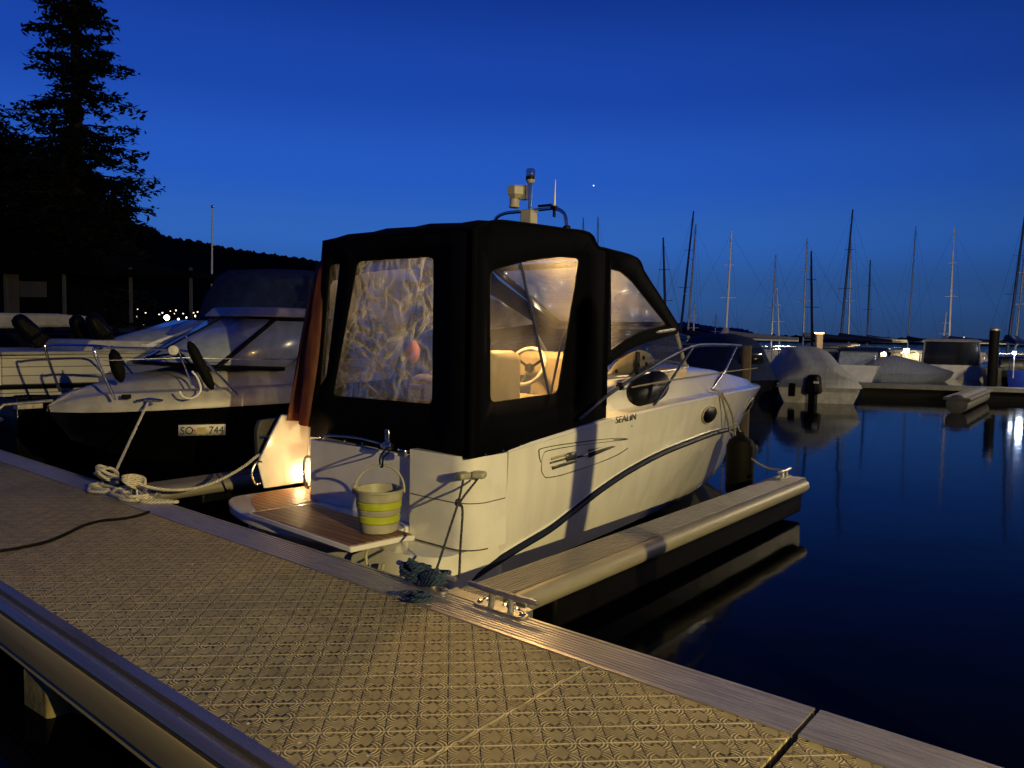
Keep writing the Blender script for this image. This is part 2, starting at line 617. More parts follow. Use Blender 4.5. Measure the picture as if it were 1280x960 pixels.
def spline(pts, n=8, closed=False):
    P = [Vector(p) for p in pts]
    k = len(P)
    out = []
    for i in range(k if closed else k - 1):
        p0 = P[(i - 1) % k] if (i or closed) else P[0] * 2 - P[1]
        p1, p2 = P[i], P[(i + 1) % k]
        p3 = P[(i + 2) % k] if (i + 2 < k or closed) else p2 * 2 - p1
        for j in range(n):
            t = j / n
            out.append(.5 * ((2 * p1) + (p2 - p0) * t + (2 * p0 - 5 * p1 + 4 * p2 - p3) * t * t + (3 * p1 - p0 - 3 * p2 + p3) * t ** 3))
    if not closed:
        out.append(P[-1])
    return out


def setp(o, label=None, cat=None, group=None, kind=None):
    for k, v in (('label', label), ('category', cat), ('group', group), ('kind', kind)):
        if v:
            o[k] = v
    return o


def wloc(o):
    v = Vector((0, 0, 0))
    while o:
        v = v + o.location
        o = o.parent
    return v


def obj(name, mb, material, parent=None, bevel=0, angle=35, solid=0, sub=0, loc=None):
    """links the shape (given in world coordinates) as ONE mesh object"""
    me = bpy.data.meshes.new(name)
    base = wloc(parent) if parent else Vector(loc or (0, 0, 0))
    me.from_pydata([tuple(Vector(p) - base) for p in mb.v], [], mb.f)
    if mb.uv:
        ul = me.uv_layers.new(name='UVMap')
        for fi, cs in mb.uv.items():
            pl = me.polygons[fi]
            for k, li in enumerate(pl.loop_indices):
                ul.data[li].uv = cs[k]
    mt = MT[material] if isinstance(material, str) else material
    me.materials.append(mt)
    me.polygons.foreach_set('use_smooth', [True] * len(me.polygons))
    me.update()
    if angle:
        me.set_sharp_from_angle(angle=R(angle))
    o = bpy.data.objects.new(name, me)
    COL.objects.link(o)
    if parent:
        o.parent = parent
    else:
        o.location = base
    if solid:
        md = o.modifiers.new('thickness', 'SOLIDIFY')
        md.thickness = solid
        md.offset = 0
    if sub:
        md = o.modifiers.new('smooth', 'SUBSURF')
        md.levels = md.render_levels = sub
    if bevel:
        md = o.modifiers.new('edges', 'BEVEL')
        md.width = bevel
        md.segments = 2
        md.limit_method = 'ANGLE'
        md.angle_limit = R(30)
    return o


def thing(name, label, cat, loc=(0, 0, 0), group=None):
    o = bpy.data.objects.new(name, None)
    o.empty_display_size = .2
    o.location = loc
    COL.objects.link(o)
    return setp(o, label, cat, group)


def copy_tree(o, parent=None):
    c = o.copy()
    COL.objects.link(c)
    c.parent = parent
    for ch in [x for x in S.objects if x.parent == o]:
        copy_tree(ch, c)
    return c


def sheet(outer, holes=(), z=None):
    """a panel with openings, filled between its outline and the holes"""
    bm = bmesh.new()
    es = []
    for lp in [outer] + list(holes):
        vs = [bm.verts.new(p) for p in lp]
        for i in range(len(vs)):
            es.append(bm.edges.new((vs[i], vs[(i + 1) % len(vs)])))
    bmesh.ops.triangle_fill(bm, edges=es, use_beauty=True)
    bm.verts.index_update()
    mb = MB()
    mb.add([v.co.copy() for v in bm.verts], [tuple(v.index for v in f.verts) for f in bm.faces])
    bm.free()
    return mb


def roundpoly(pts, r, n=5):
    """rounds the corners of a 3-D polygon"""
    P = [Vector(p) for p in pts]
    out = []
    k = len(P)
    for i in range(k):
        a, b, c = P[i - 1], P[i], P[(i + 1) % k]
        d1, d2 = (a - b), (c - b)
        rr = min(r, d1.length * .45, d2.length * .45)
        p1, p2 = b + d1.normalized() * rr, b + d2.normalized() * rr
        for j in range(n + 1):
            t = j / n
            out.append(p1 * (1 - t) ** 2 + b * 2 * t * (1 - t) + p2 * t * t)
    return out


def gridsheet(a, b, c, d, nu, nv, fn=None):
    """quad a-b-c-d as a grid, displaced by fn(u, v)"""
    a, b, c, d = map(Vector, (a, b, c, d))
    secs = []
    for i in range(nu + 1):
        u = i / nu
        row = []
        for j in range(nv + 1):
            v = j / nv
            p = a.lerp(b, u).lerp(d.lerp(c, u), v)
            row.append(p + (fn(u, v) if fn else Vector()))
        secs.append(row)
    return MB().loft(secs)


def text(name, s, size, mtx, material, parent=None, extrude=.0015, squash=1.0):
    cu = bpy.data.curves.new(name, 'FONT')
    cu.body = s
    cu.size = size
    cu.extrude = extrude
    t = bpy.data.objects.new(name, cu)
    COL.objects.link(t)
    dg = bpy.context.evaluated_depsgraph_get()
    me = bpy.data.meshes.new_from_object(t.evaluated_get(dg))
    bpy.data.objects.remove(t)
    me.transform(Matrix.Diagonal((squash, 1, 1, 1)))
    base = wloc(parent) if parent else Vector()
    me.transform(Matrix.Translation(-base) @ mtx)
    me.materials.clear()
    me.materials.append(MT[material])
    o = bpy.data.objects.new(name, me)
    COL.objects.link(o)
    if parent:
        o.parent = parent
    return o


def interp(tab, y):
    if y <= tab[0][0]:
        return list(tab[0][1:])
    for a, b in zip(tab, tab[1:]):
        if y <= b[0]:
            t = (y - a[0]) / (b[0] - a[0])
            return [p + (q - p) * t for p, q in zip(a[1:], b[1:])]
    return list(tab[-1][1:])


class Hull:
    """a boat's hull from a table of (station, half sheer, sheer z, half chine, chine z); sign -1: bow towards -y"""

    def __init__(s, xc, tab, y0, sign=1, rake=.9, rake_from=.55, keel=-.9, flare=.05):
        s.xc, s.tab, s.y0, s.sign, s.rake, s.rf, s.keel, s.flare = xc, tab, y0, sign, rake, rake_from, keel, flare
        s.L = tab[-1][0]
        st = [r[0] for r in tab]
        fine = []
        for a, b in zip(st, st[1:]):
            fine += [a + (b - a) * i / 4 for i in range(4)]
        s.st = fine + [st[-1]]
        # smooth table by Catmull-Rom
        s.cr = spline([Vector((r[0], r[1], r[2])) for r in tab], 6), spline([Vector((r[0], r[3], r[4])) for r in tab], 6)

    def at(s, t):
        a = interp([tuple(p) for p in s.cr[0]], t)
        b = interp([tuple(p) for p in s.cr[1]], t)
        return max(a[0], .005), a[1], max(b[0], .004), b[1]

    def pt(s, t, k, side=1):
        hb, zs, hc, zc = s.at(t)
        d = hb + (hc - hb) * k
        bow = max(0, (t / s.L - s.rf) / (1 - s.rf))
        d -= s.flare * bow * math.sin(math.pi * k)
        d += .035 * (1 - bow) * math.sin(math.pi * k)
        z = zs + (zc - zs) * k
        yy = t - s.rake * bow ** 2 * (zs - z)
        return Vector((s.xc + side * max(d, .004), s.y0 + s.sign * yy, z))

    def mesh(s, nk=10, t0=0):
        secs = []
        for t in s.st:
            if t < t0:
                continue
            sec = [s.pt(t, k / nk, 1) for k in range(nk + 1)]
            hb, zs, hc, zc = s.at(t)
            bow = max(0, (t / s.L - s.rf) / (1 - s.rf))
            kz = s.keel + (zs - .1 - s.keel) * bow ** 3
            kz = min(kz, zc - .01)
            ky = s.y0 + s.sign * (t - s.rake * bow ** 2 * (zs - kz))
            low = [sec[-1].lerp(Vector((s.xc, ky, kz)), .5), Vector((s.xc, ky, kz))]
            port = [Vector((2 * s.xc - p.x, p.y, p.z)) for p in sec]
            secs.append(sec + low + [Vector((2 * s.xc - low[0].x, low[0].y, low[0].z))] + port[::-1])
        mb = MB().loft(secs)
        n = len(secs[0])
        mb.f.append(tuple(range(n)))
        return mb

    def find(s, u, v):
        """where the sight line through a photo pixel meets the starboard (+x) side"""
        d = ray(u, v)
        best = None
        lo, hi = 2.0, 16.0
        n = 700
        for i in range(n):
            p = CP + d * (lo + (hi - lo) * i / n)
            t = (p.y - s.y0) * s.sign
            if t < 0 or t > s.L:
                continue
            for _ in range(3):
                hb, zs, hc, zc = s.at(min(max(t, 0), s.L))
                k = (zs - p.z) / (zs - zc)
                bow = max(0, (t / s.L - s.rf) / (1 - s.rf))
                t = (p.y - s.y0) * s.sign + s.rake * bow ** 2 * (zs - p.z)
            if t < 0 or t > s.L:
                continue
            k = min(max(k, -.3), 1.3)
            if p.x <= s.pt(t, k).x:
                return p
        return best


# ================================================================== SETTING
setp(obj('water', MB().add([(-2500, -600, WL), (2500, -600, WL), (2500, 2500, WL), (-2500, 2500, WL)], [(0, 1, 2, 3)]), 'water'), kind='structure')


def ridge(name, material, pts, thick, bumps, seed, zb=-1):
    """a hill: a crest line given by (pixel u, pixel v, distance), falling off towards and away from the viewer"""
    rnd = random.Random(seed)
    crest = spline([PD(u, v, d) for u, v, d in pts], 26)
    secs = []
    for i, p in enumerate(crest):
        d = Vector((p.x, p.y, 0)).normalized()
        b = bumps * (rnd.random() + .7 * math.sin(i * .9) * rnd.random())
        top = Vector((p.x, p.y, p.z + b))
        row = [Vector((p.x, p.y, 0)) - d * thick + Vector((0, 0, zb))]
        for k in (.35, .7, .9):
            q = row[0].lerp(top, k)
            q.z = zb + (top.z - zb) * (k ** .8) + rnd.uniform(-.5, .5) * bumps
            row.append(q)
        row += [top, Vector((p.x, p.y, 0)) + d * thick * .8 + Vector((0, 0, zb))]
        secs.append(row)
    return setp(obj(name, MB().loft(secs), material, angle=0), kind='structure')


ridge('hill', 'hill', [(-420, 250, 900), (-150, 262, 880), (60, 272, 850), (150, 280, 820), (188, 284, 800), (206, 295, 800), (250, 303, 800), (300, 313, 800), (350, 320, 800), (400, 328, 800),
                       (470, 343, 820), (560, 362, 850), (680, 388, 900), (790, 406, 950), (850, 414, 980)], 320, 2.0, 3)
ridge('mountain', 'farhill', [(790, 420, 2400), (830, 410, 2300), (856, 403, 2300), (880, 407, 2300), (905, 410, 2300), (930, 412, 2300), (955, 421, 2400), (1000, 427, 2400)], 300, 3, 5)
ridge('treeline', 'hill', [(780, 405, 640), (850, 411, 620), (872, 412, 600), (895, 417, 600), (928, 420, 560), (960, 420, 520), (1010, 421, 500), (1060, 423, 500), (1120, 424, 500), (1180, 425, 500), (1240, 427, 480), (1300, 428, 470), (1420, 430, 460)], 60, 1.2, 9)
# the bank on the left
sh = [(-90, -8), (-34, -6), (-27, 8), (-26, 20), (-28, 34), (-31, 48), (-42, 62), (-120, 150), (-330, 500), (-700, 500), (-400, 40)]
mb = MB()
top = [(x, y, .35) for x, y in sh]
bot = [(x, y, -1.2) for x, y in sh]
n = len(sh)
mb.add(top + bot, [tuple(range(n))] + [(i, i + n, (i + 1) % n + n, (i + 1) % n) for i in range(n)])
setp(obj('shore', mb, 'shore', angle=0), kind='structure')


# ---------------------------------------------------------------- trees
def leaf_quads(mb, c, n, spread, size, rnd, droop=.3):
    for _ in range(n):
        p = Vector(c) + Vector((rnd.gauss(0, spread[0]), rnd.gauss(0, spread[1]), rnd.gauss(0, spread[2]) - droop * abs(rnd.gauss(0, spread[2]))))
        a = rnd.uniform(0, 6.283)
        t = Vector((math.cos(a), math.sin(a), rnd.uniform(-.9, .2))).normalized()
        s = t.cross(Vector((rnd.uniform(-1, 1), rnd.uniform(-1, 1), rnd.uniform(.2, 1)))).normalized()
        l, w = size * rnd.uniform(.6, 1.5), size * rnd.uniform(.25, .5)
        mb.add([p - t * l - s * w * .4, p + s * w, p + t * l, p - s * w], [(0, 1, 2, 3)])


def conifer(base, height, rad, seed, label, lean=0):
    rnd = random.Random(seed)
    t = thing('conifer', label, 'tree', base, 'trees on the bank')
    tr = MB()
    B = Vector(base)
    axis = [B + Vector((lean * k * k, 0, height * k)) for k in (0, .25, .5, .75, 1)]
    tr.tube(axis, [.42, .34, .25, .14, .03], 8)
    lf = MB()
    z = .07
    while z < .985:
        L = rad * max(.1, min(1, (.84 - z) * 2.1))
        for b in range(rnd.choice((3, 4, 5))):
            if rnd.random() < .12:
                continue
            a = rnd.uniform(0, 6.283)
            l = L * rnd.choice((.45, .7, .85, 1.0, 1.1, 1.22))
            d = Vector((math.cos(a), math.sin(a), 0))
            o = B + Vector((lean * z * z, 0, height * z))
            dro = rnd.uniform(.10, .24)
            P = [o + d * l * k + Vector((0, 0, l * (.10 * k - dro * k * k * 1.5 + .24 * max(0, k - .6)))) for k in (0, .25, .5, .75, 1)]
            tr.tube(P, [.07 * (1 - z) + .02, .05, .035, .02, .008], 4, caps=False)
            for k in [x / 13 for x in range(3, 14)]:
                i = min(int(k * 4), 3)
                c = P[i].lerp(P[i + 1], k * 4 - i)
                w = .06 + .42 * (1 - z) * (1 - abs(k - .6))
                sp = Vector((-d.y, d.x, 0)) * w
                for _ in range(2):
                    cc = c + sp * rnd.uniform(-1.1, 1.1) + Vector((0, 0, rnd.uniform(-.22, .05)))
                    leaf_quads(lf, cc, 5, (.15, .15, .09), .18, rnd, 1.2)
        z += rnd.uniform(.0045, .009) if z < .38 else rnd.uniform(.010, .020)
    obj('trunk', tr, 'trunk', t)
    c = obj('crown', lf, 'leaf', t, angle=0)
    return t


def broadleaf(base, height, rad, seed, label, squash=1.0):
    rnd = random.Random(seed)
    t = thing('broadleaf_tree', label, 'tree', base, 'trees on the bank')
    B = Vector(base)
    tr = MB()
    tr.tube([B, B + Vector((.1, 0, height * .3)), B + Vector((.2, .1, height * .55))], [.3, .22, .12], 8)
    lf = MB()
    for i in range(80):
        a = rnd.uniform(0, 6.283)
        e = rnd.uniform(-.7, 1.4)
        rr = rnd.uniform(.45, 1.0)
        c = B + Vector((0, 0, height * .58)) + Vector((math.cos(a) * math.cos(e) * rad * rr, math.sin(a) * math.cos(e) * rad * rr, math.sin(e) * height * .42 * rr * squash))
        if i % 3 == 0:
            tr.tube([B + Vector((.15, .05, height * .4)), (B + Vector((0, 0, height * .5))).lerp(c, .5), c], [.09, .05, .015], 5)
        leaf_quads(lf, c, 110, (rad * .17, rad * .17, rad * .14), .24, rnd, .2)
    obj('trunk', tr, 'trunk', t)
    obj('crown', lf, 'leaf', t, angle=0)
    return t


p = PD(101, 408, 40)
conifer((p.x, p.y, .35), 29, 3.05, 5, 'tall dark conifer with ragged layered branches against the blue sky')
for (u, d, h, r, sd, lb) in ((8, 44, 13.2, 4.0, 11, 'dense dark tree left of the tall conifer, under its lowest branches'),
                             (62, 47, 12.0, 3.6, 12, 'dark bushy tree directly in front of the hill, left of the conifer trunk'),
                             (118, 45, 9.0, 2.7, 14, 'low round dark tree at the right foot of the tall conifer'),
                             (-60, 42, 11, 4.0, 13, 'dark tree half out of the picture at the far left')):
    p = PD(u, 408, d)
    broadleaf((p.x, p.y, .35), h, r, sd, lb)

# ---------------------------------------------------------------- boathouse on the bank
p = PD(40, 400, 30)
ang = YAW
t = thing('boathouse', 'dark low boathouse with pale wall panel and open porch on thin posts, under the conifer', 'house', (p.x, p.y, .35))


def hb(u, v, d): return PD(u, v, d)


def facing_box(mb, u0, v0, u1, v1, d, th):
    a, b = PD(u0, v1, d), PD(u1, v0, d)
    w = (b - a).dot(R0)
    c = (a + b) / 2 + FW * th / 2
    mb.box((c.x, c.y, c.z), (w, th, b.z - a.z), YAW)


mb = MB()
facing_box(mb, -130, 332, 62, 402, 30, 4)
obj('wall', mb, 'roof', t)
mb = MB()
facing_box(mb, 8, 338, 24, 398, 29.95, .06)
facing_box(mb, 24, 352, 58, 371, 29.95, .06)
obj('wall_panel', mb, 'wall', t)
mb = MB()
facing_box(mb, -150, 312, 130, 332, 29.2, 6)
facing_box(mb, 130, 334, 246, 341, 30.2, 4)
obj('roof', mb, 'roof', t, bevel=.05)
for u in (81, 164, 239):
    mb = MB()
    a = PD(u, 402, 29.6 if u < 100 else 30.6)
    mb.box((a.x, a.y, a.z + 1.05), (.10, .10, 2.2), YAW)
    obj('post', mb, 'wall', t)
mb = MB()
facing_box(mb, 4, 336, 9, 402, 29.7, .1)
obj('post', mb, 'wall', t)

# flagpole
p = PD(263.5, 395, 34)
q = PD(265.5, 260, 34)
t = thing('flagpole', 'thin bare pale flagpole standing before the dark hill', 'flagpole', (p.x, p.y, .35))
obj('pole', MB().tube([(p.x, p.y, .35), (q.x, q.y, q.z)], [.055, .03], 8), 'white', t)
obj('finial', MB().ball((q.x, q.y, q.z + .06), .07, 10), 'steel', t)

# the star
p = PD(742, 232, 4000)
setp(obj('evening_star', MB().ball(p, 3.4, 10), 'star', loc=p), 'single white evening star in the blue sky right of the radio mast', 'star')

# town lights across the water on the left
rnd = random.Random(4)
lights = [(115, 385), (125, 387), (132, 387), (124, 392), (172, 386.5), (171, 396), (182, 391), (180, 398), (179.5, 405), (203, 391), (199, 393), (218, 392), (223, 399), (225, 406),
          (231, 402), (242, 391), (244, 395), (220, 388), (239, 388.5), (213, 389), (229, 392), (247, 390), (118, 391.5), (233, 397)]
for i, (u, v) in enumerate(lights):
    p = PD(u, v, 88)
    r = rnd.choice((.045, .06, .09, .07)) * (1.6 if i in (1, 4, 9, 12) else 1)
    setp(obj('town_light', MB().ball(p, r, 8, (1, 1, rnd.choice((.7, 1, 1.6)))), 'lamp_town', loc=p),
         'small pale yellow light among the dark far shore buildings, under the hill', 'light', 'town lights along the far shore')
p = PD(208.5, 397, 86)
setp(obj('town_light', MB().ball(p, .30, 12), 'lamp_big', loc=p), 'biggest and brightest yellow light among the far shore lights', 'light', 'town lights along the far shore')
lamp('town_light_glow', p + Vector((.6, -.9, .3)), 260, (1, .8, .42), .3)
# a low quay wall lit by it
t = setp(obj('quay_wall', MB().box(PD(205, 412, 80), (11, .6, .7), YAW), 'wall', loc=PD(205, 412, 80)), 'low pale quay wall below the far shore lights', 'wall')

# ================================================================== THE PIER
Y_IN0, Y_IN1, Y_OUT0, Y_OUT1 = 1.60, 3.045, 1.455, 3.33
XG = -1.0
pier = thing('pier', 'wide floating pier with brown patterned plastic deck and ridged aluminium edges', 'pier', (-6, 2.4, WL))
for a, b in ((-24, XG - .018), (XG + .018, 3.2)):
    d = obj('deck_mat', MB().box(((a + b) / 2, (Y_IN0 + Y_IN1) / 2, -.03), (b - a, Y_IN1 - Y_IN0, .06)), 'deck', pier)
# right edge profile with seven fine ridges, an outer lip behind a groove
for a, b in ((-24, -6.83), (-6.826, XG - .012), (XG + .012, 3.2)):
    pr = [(Y_IN1 + .002, -.10), (Y_IN1 + .002, .006)]
    y = Y_IN1 + .012
    for k in range(8):
        pr += [(y, .008), (y + .016, .008), (y + .019, .004), (y + .023, .004)]
        y += .0262
    pr += [(y, .008), (Y_OUT1 - .040, .008), (Y_OUT1 - .038, -.006), (Y_OUT1 - .028, -.006), (Y_OUT1 - .026, .008), (Y_OUT1 - .004, .008), (Y_OUT1, .003), (Y_OUT1, -.20), (Y_OUT1 - .05, -.20), (Y_OUT1 - .05, -.10)]
    obj('edge_profile', MB().extrude(pr, 'x', a, b), 'alu', pier, angle=20)
# left edge: dark flat strip, fine ridge, groove, rounded tube, side face
pr = [(Y_IN0 - .002, -.08), (Y_IN0 - .002, .004), (1.545, .004), (1.543, .010), (1.535, .010), (1.533, .002), (1.528, -.014), (1.512, -.014), (1.508, .0)]
for k in range(9):
    a = math.pi * (.30 + k / 8 * .62)
    pr.append((1.475 + .036 * math.cos(a) * 1.0, -.022 + .03 * math.sin(a)))
pr += [(1.443, -.034), (1.50, -.05), (1.50, -.08)]
obj('edge_fender', MB().extrude(pr, 'x', -24, 3.2), 'alu_dark', pier, angle=28)
pr = [(1.452, -.042), (1.438, -.045), (1.430, -.06), (1.424, -.12), (1.428, -.19), (1.444, -.200), (1.440, -.206), (1.434, -.235), (1.50, -.24), (1.50, -.06)]
obj('fender_face', MB().extrude(pr, 'x', -24, 3.2), 'fender_face', pier, angle=28)
# side beam and floats under the deck
obj('side_beam', MB().box((-10.4, 2.4, -.17), (27, 1.7, .12)), 'galv', pier)
fa_, fb_, fc_ = PZ(5, 897, WL), PZ(36, 919, WL), PZ(76, 907, WL)
for fx in (0, -5.2, -10.4, 5.4):
    o_ = Vector((fx, 0, 0))
    q_ = [p + o_ + Vector((-.10, .12, 0)) for p in (fa_, fb_, fc_)]
    q_.append(q_[0] + (q_[2] - q_[1]))
    mb = MB()
    mb.add([(p.x, p.y, -.75) for p in q_] + [(p.x, p.y, -.16) for p in q_], [(3, 2, 1, 0), (4, 5, 6, 7), (0, 1, 5, 4), (1, 2, 6, 5), (2, 3, 7, 6), (3, 0, 4, 7)])
    obj('float', mb, 'conc', pier, bevel=.02)
    mb = MB()
    mb.box(PZ(112, 885, -.42) + o_ + Vector((-.02, .10, 0)), (.26, .24, .5), R(24))
    obj('float', mb, 'conc', pier, bevel=.02)


def cleat(x, y, rz, parent, z=.008, s=1.0):
    mt = Matrix.Rotation(rz, 3, 'Z')
    o = Vector((x, y, z))

    def P(a, b, c): return o + mt @ Vector((a * s, b * s, c * s))
    mb = MB()
    bar = [P(-.265, .01, .098), P(-.25, .008, .104), P(-.12, 0, .104), P(0, 0, .103), P(.12, 0, .104), P(.25, .008, .104), P(.265, .01, .098)]
    mb.tube(bar, [.010, .0165, .018, .018, .018, .0165, .010], 10)
    mb.tube([P(-.075, 0, 0), P(-.07, 0, .1)], [.019, .016], 10)
    mb.tube([P(.075, 0, 0), P(.07, 0, .1)], [.019, .016], 10)
    c = obj('cleat', mb, 'galv', parent)
    mb = MB()
    n = 14
    ring = []
    for sgn in (1, -1):
        for j in range(n):
            a = math.pi * (j / (n - 1)) - math.pi / 2
            ring.append((sgn * (.15 + .045 * math.cos(a)), sgn * .045 * math.sin(a)))
    vs = [P(a, b, 0) for a, b in ring] + [P(a, b, .016) for a, b in ring]
    k = len(ring)
    mb.add(vs, [tuple(range(k - 1, -1, -1)), tuple(range(k, 2 * k))] + [(i, (i + 1) % k, (i + 1) % k + k, i + k) for i in range(k)])
    obj('base_plate', mb, 'galv', c, bevel=.003)
    for a in (-.16, .16):
        mb = MB()
        mb.lathe([(.020, .016), (.020, .020), (.013, .021), (.013, .031), (.0, .034)], P(a, 0, 0), 10)
        obj('bolt', mb, 'steel', c)
    return c


C1 = PZ(626, 763, .01)
cleat(C1.x, 3.295, 0, pier)
C2 = PZ(538, 731, .01)
cleat(C2.x, 3.285, 0, pier)
CL = PZ(150, 606, .01)
cleat(CL.x, 3.25, R(4), pier)
CL2 = PZ(186, 617, .01)
cleat(CL2.x, 3.25, R(-6), pier)


# finger piers: a narrow plank walk over a tube float
def finger(name, x0, x1, y0, y1, label, tubes=(1,)):
    t = thing(name, label, 'pier', ((x0 + x1) / 2, y0, WL), 'narrow finger piers')
    pr = [(x0, -.09), (x0, .0)]
    x = x0 + .012
    n = int((x1 - x0 - .02) / .03)
    for k in range(n):
        pr += [(x, .004), (x + .018, .004), (x + .021, 0), (x + .027, 0)]
        x += (x1 - x0 - .02) / n
    pr += [(x1, .004), (x1, -.09)]
    obj('walkway', MB().extrude(pr, 'y', y0, y1), 'finger_top', t, angle=20)
    for sd in tubes:
        xt = x1 + .02 if sd > 0 else x0 - .02
        prof = [(.04, 0), (.064, .02), (.070, .05), (.070, y1 - y0 - .34), (.064, y1 - y0 - .26), (.02, y1 - y0 - .2)]
        obj('tube_float', MB().lathe(prof, (xt, y0 + .14, -.070), 22, (0, 1, 0)), 'galv_tube', t)
    mb = MB()
    mb.box(((x0 + x1) / 2, (y0 + y1) / 2 + .3, -.24), (x1 - x0 - .04, y1 - y0 - .7, .30))
    obj('float', mb, 'black', t, bevel=.03)
    # hinge bracket on the pier side
    mb = MB()
    mb.box(((x0 + x1) / 2 + .12, y0 - .05, -.004), (x1 - x0 + .30, .13, .012))
    mb.box((x1 + .10, y0 + .00, -.06), (.055, .10, .13))
    mb.box((x1 + .235, y0 - .03, -.07), (.055, .14, .14))
    mb.box((x1 + .03, y0 + .10, -.05), (.30, .05, .10))
    b = obj('hinge_bracket', mb, 'galv', t, bevel=.004)
    for bx in (x1 - .02, x1 + .13, x1 + .22):
        mb = MB()
        mb.lathe([(.030, .002), (.030, .006), (.019, .008), (.019, .024), (.0, .028)], (bx, y0 - .055, 0), 12)
        obj('bolt', mb, 'steel', b)
    return t


F1 = finger('finger_pier', -3.225, -2.925, 3.42, 8.92, 'narrow finger pier with grey walkway and tube float right of the big motorboat')
F2 = finger('finger_pier', -7.85, -7.55, 3.42, 9.1, 'narrow finger pier between the big motorboat and the dark hulled boat')
# end cleat of the first finger
cleat(-3.10, 8.72, R(90), F1, .004, .8)


def pile(name, x, y, r, ztop, label, group=None, cap=True, material='wood'):
    t = thing(name, label, 'mooring post', (x, y, -2), group)
    obj('shaft', MB().tube([(x, y, -2), (x, y, 0), (x, y, ztop)], [r, r, r * .97], 18), material, t, angle=50)
    if cap:
        obj('cap', MB().lathe([(r * 1.06, ztop - .04), (r * 1.06, ztop + .02), (r * .5, ztop + .09), (0, ztop + .11)], (x, y, 0), 18), 'galv', t)
    return t


pile('mooring_pile', .66, 3.62, .098, 2.5, 'dark mooring pile beside the pier whose shadow falls on the boat hull')

# ================================================================== THE MOTORBOAT
XC = -5.2
TAB = [(0, 1.335, .62, 1.22, -.38), (.8, 1.37, .70, 1.21, -.385), (1.8, 1.39, .795, 1.17, -.385), (2.8, 1.395, .85, 1.10, -.38),
       (3.8, 1.375, .885, 1.01, -.37), (4.8, 1.29, .905, .88, -.34), (5.8, 1.14, .90, .71, -.29), (6.7, .90, .88, .51, -.21),
       (7.4, .60, .86, .31, -.11), (7.9, .30, .845, .13, .01), (8.2, .02, .84, .01, .16)]
HU = Hull(XC, TAB, 4.24, 1, rake=.75, rake_from=.5, keel=-.95, flare=.06)
boat = thing('motorboat', 'white cabin motorboat with black canvas canopy and teak swim platform moored between the finger piers', 'motorboat', (XC, 4.3, WL))
hull = obj('hull', HU.mesh(t0=.39), 'gel_hull', boat, angle=40)

# stern quarter blocks, recessed transom panel, lower moulding
YT = 4.47
def rounded(pts, r=.12, n=6):
    return [(p.x, p.y) for p in roundpoly([(a, b, 0) for a, b in pts], r, n)]
def prism(mb, poly, z0, z1, inset=0):
    k = len(poly)
    cx_, cy_ = sum(p[0] for p in poly) / k, sum(p[1] for p in poly) / k
    vs = [(x, y, z0) for x, y in poly] + [(x + (cx_ - x) * inset, y + (cy_ - y) * inset, z1) for x, y in poly]
    mb.add(vs, [tuple(range(k - 1, -1, -1)), tuple(range(k, 2 * k))] + [(i, (i + 1) % k, (i + 1) % k + k, i + k) for i in range(k)])
    return mb
mb = MB()
blk = [(-4.515, 4.62), (-4.515, 4.20)] + [(-4.045 + .20 * math.sin(a), 4.40 - .20 * math.cos(a)) for a in [k * math.pi / 16 for k in range(9)]] + [(-3.845, 4.62)]
prism(mb, blk, -.07, .66)
obj('stern_quarter', mb, 'gel', boat, angle=50)
mb = MB()
mb.box((-5.215, 4.30, .26), (1.45, .08, .66))
mb.box((-5.215, 4.49, .565), (1.45, .31, .05))
obj('transom_panel', mb, 'gel', boat, bevel=.012)
mb = MB()
lo = rounded([(-6.50, 4.75), (-6.50, 3.92), (-6.2, 3.84), (-4.3, 3.84), (-3.925, 3.98), (-3.925, 4.75)], .14)
prism(mb, lo, -.42, -.075)
obj('stern_moulding', mb, 'gel', boat, angle=50)
obj('seam', MB().tube([(-4.50, 4.199, .30), (-4.3, 4.199, .298)] + [(-4.045 + .201 * math.sin(k * math.pi / 16), 4.40 - .201 * math.cos(k * math.pi / 16), .298) for k in range(9)] + [(-3.844, 4.6, .30)], .004, 6), 'greyink', boat)
obj('seam', MB().tube([(-4.50, 4.199, -.066), (-4.3, 4.199, -.066)] + [(-4.045 + .202 * math.sin(k * math.pi / 16), 4.40 - .202 * math.cos(k * math.pi / 16), -.066) for k in range(9)], .005, 6), 'greyink', boat)
# port quarter with the walk-through
mb = MB()
pq = [PX(330, 611, -6.50), PX(322, 580, -6.50), PX(338, 545, -6.50), PX(352, 519, -6.50), Vector((-6.50, 5.6, .74)), Vector((-6.50, 5.6, .03))]
k = len(pq)
vs = [tuple(p) for p in pq] + [(-6.565, p.y + (.03 if i < 4 else 0), p.z) for i, p in enumerate(pq)]
mb.add(vs, [tuple(range(k)), tuple(range(2 * k - 1, k - 1, -1))] + [(i, i + k, (i + 1) % k + k, (i + 1) % k) for i in range(k)])
obj('walkthrough_side', mb, 'gel', boat, bevel=.012)
mb = MB().box((-6.34, 5.0, -.01), (.32, 1.1, .06))
obj('step', mb, 'teak', boat)
p = PX(374.5, 591, -6.49)
cl = obj('courtesy_light', MB().lathe([(.030, 0), (.030, .012), (.026, .030), (.014, .044), (0, .048)], (p.x, p.y, p.z), 14, (1, 0, 0)), 'lamp_hot', boat)
lamp('courtesy_light_glow', (p.x + .078, p.y - .02, p.z + .01), 1.1, (1, .40, .07), .014, .3)
obj('courtesy_light', MB().lathe([(.030, 0), (.030, .012), (.014, .03), (0, .034)], (-5.942, 4.50, .44), 14, (-1, 0, 0)), 'lamp_hot', boat)  # second lamp, added out of view behind the transom panel
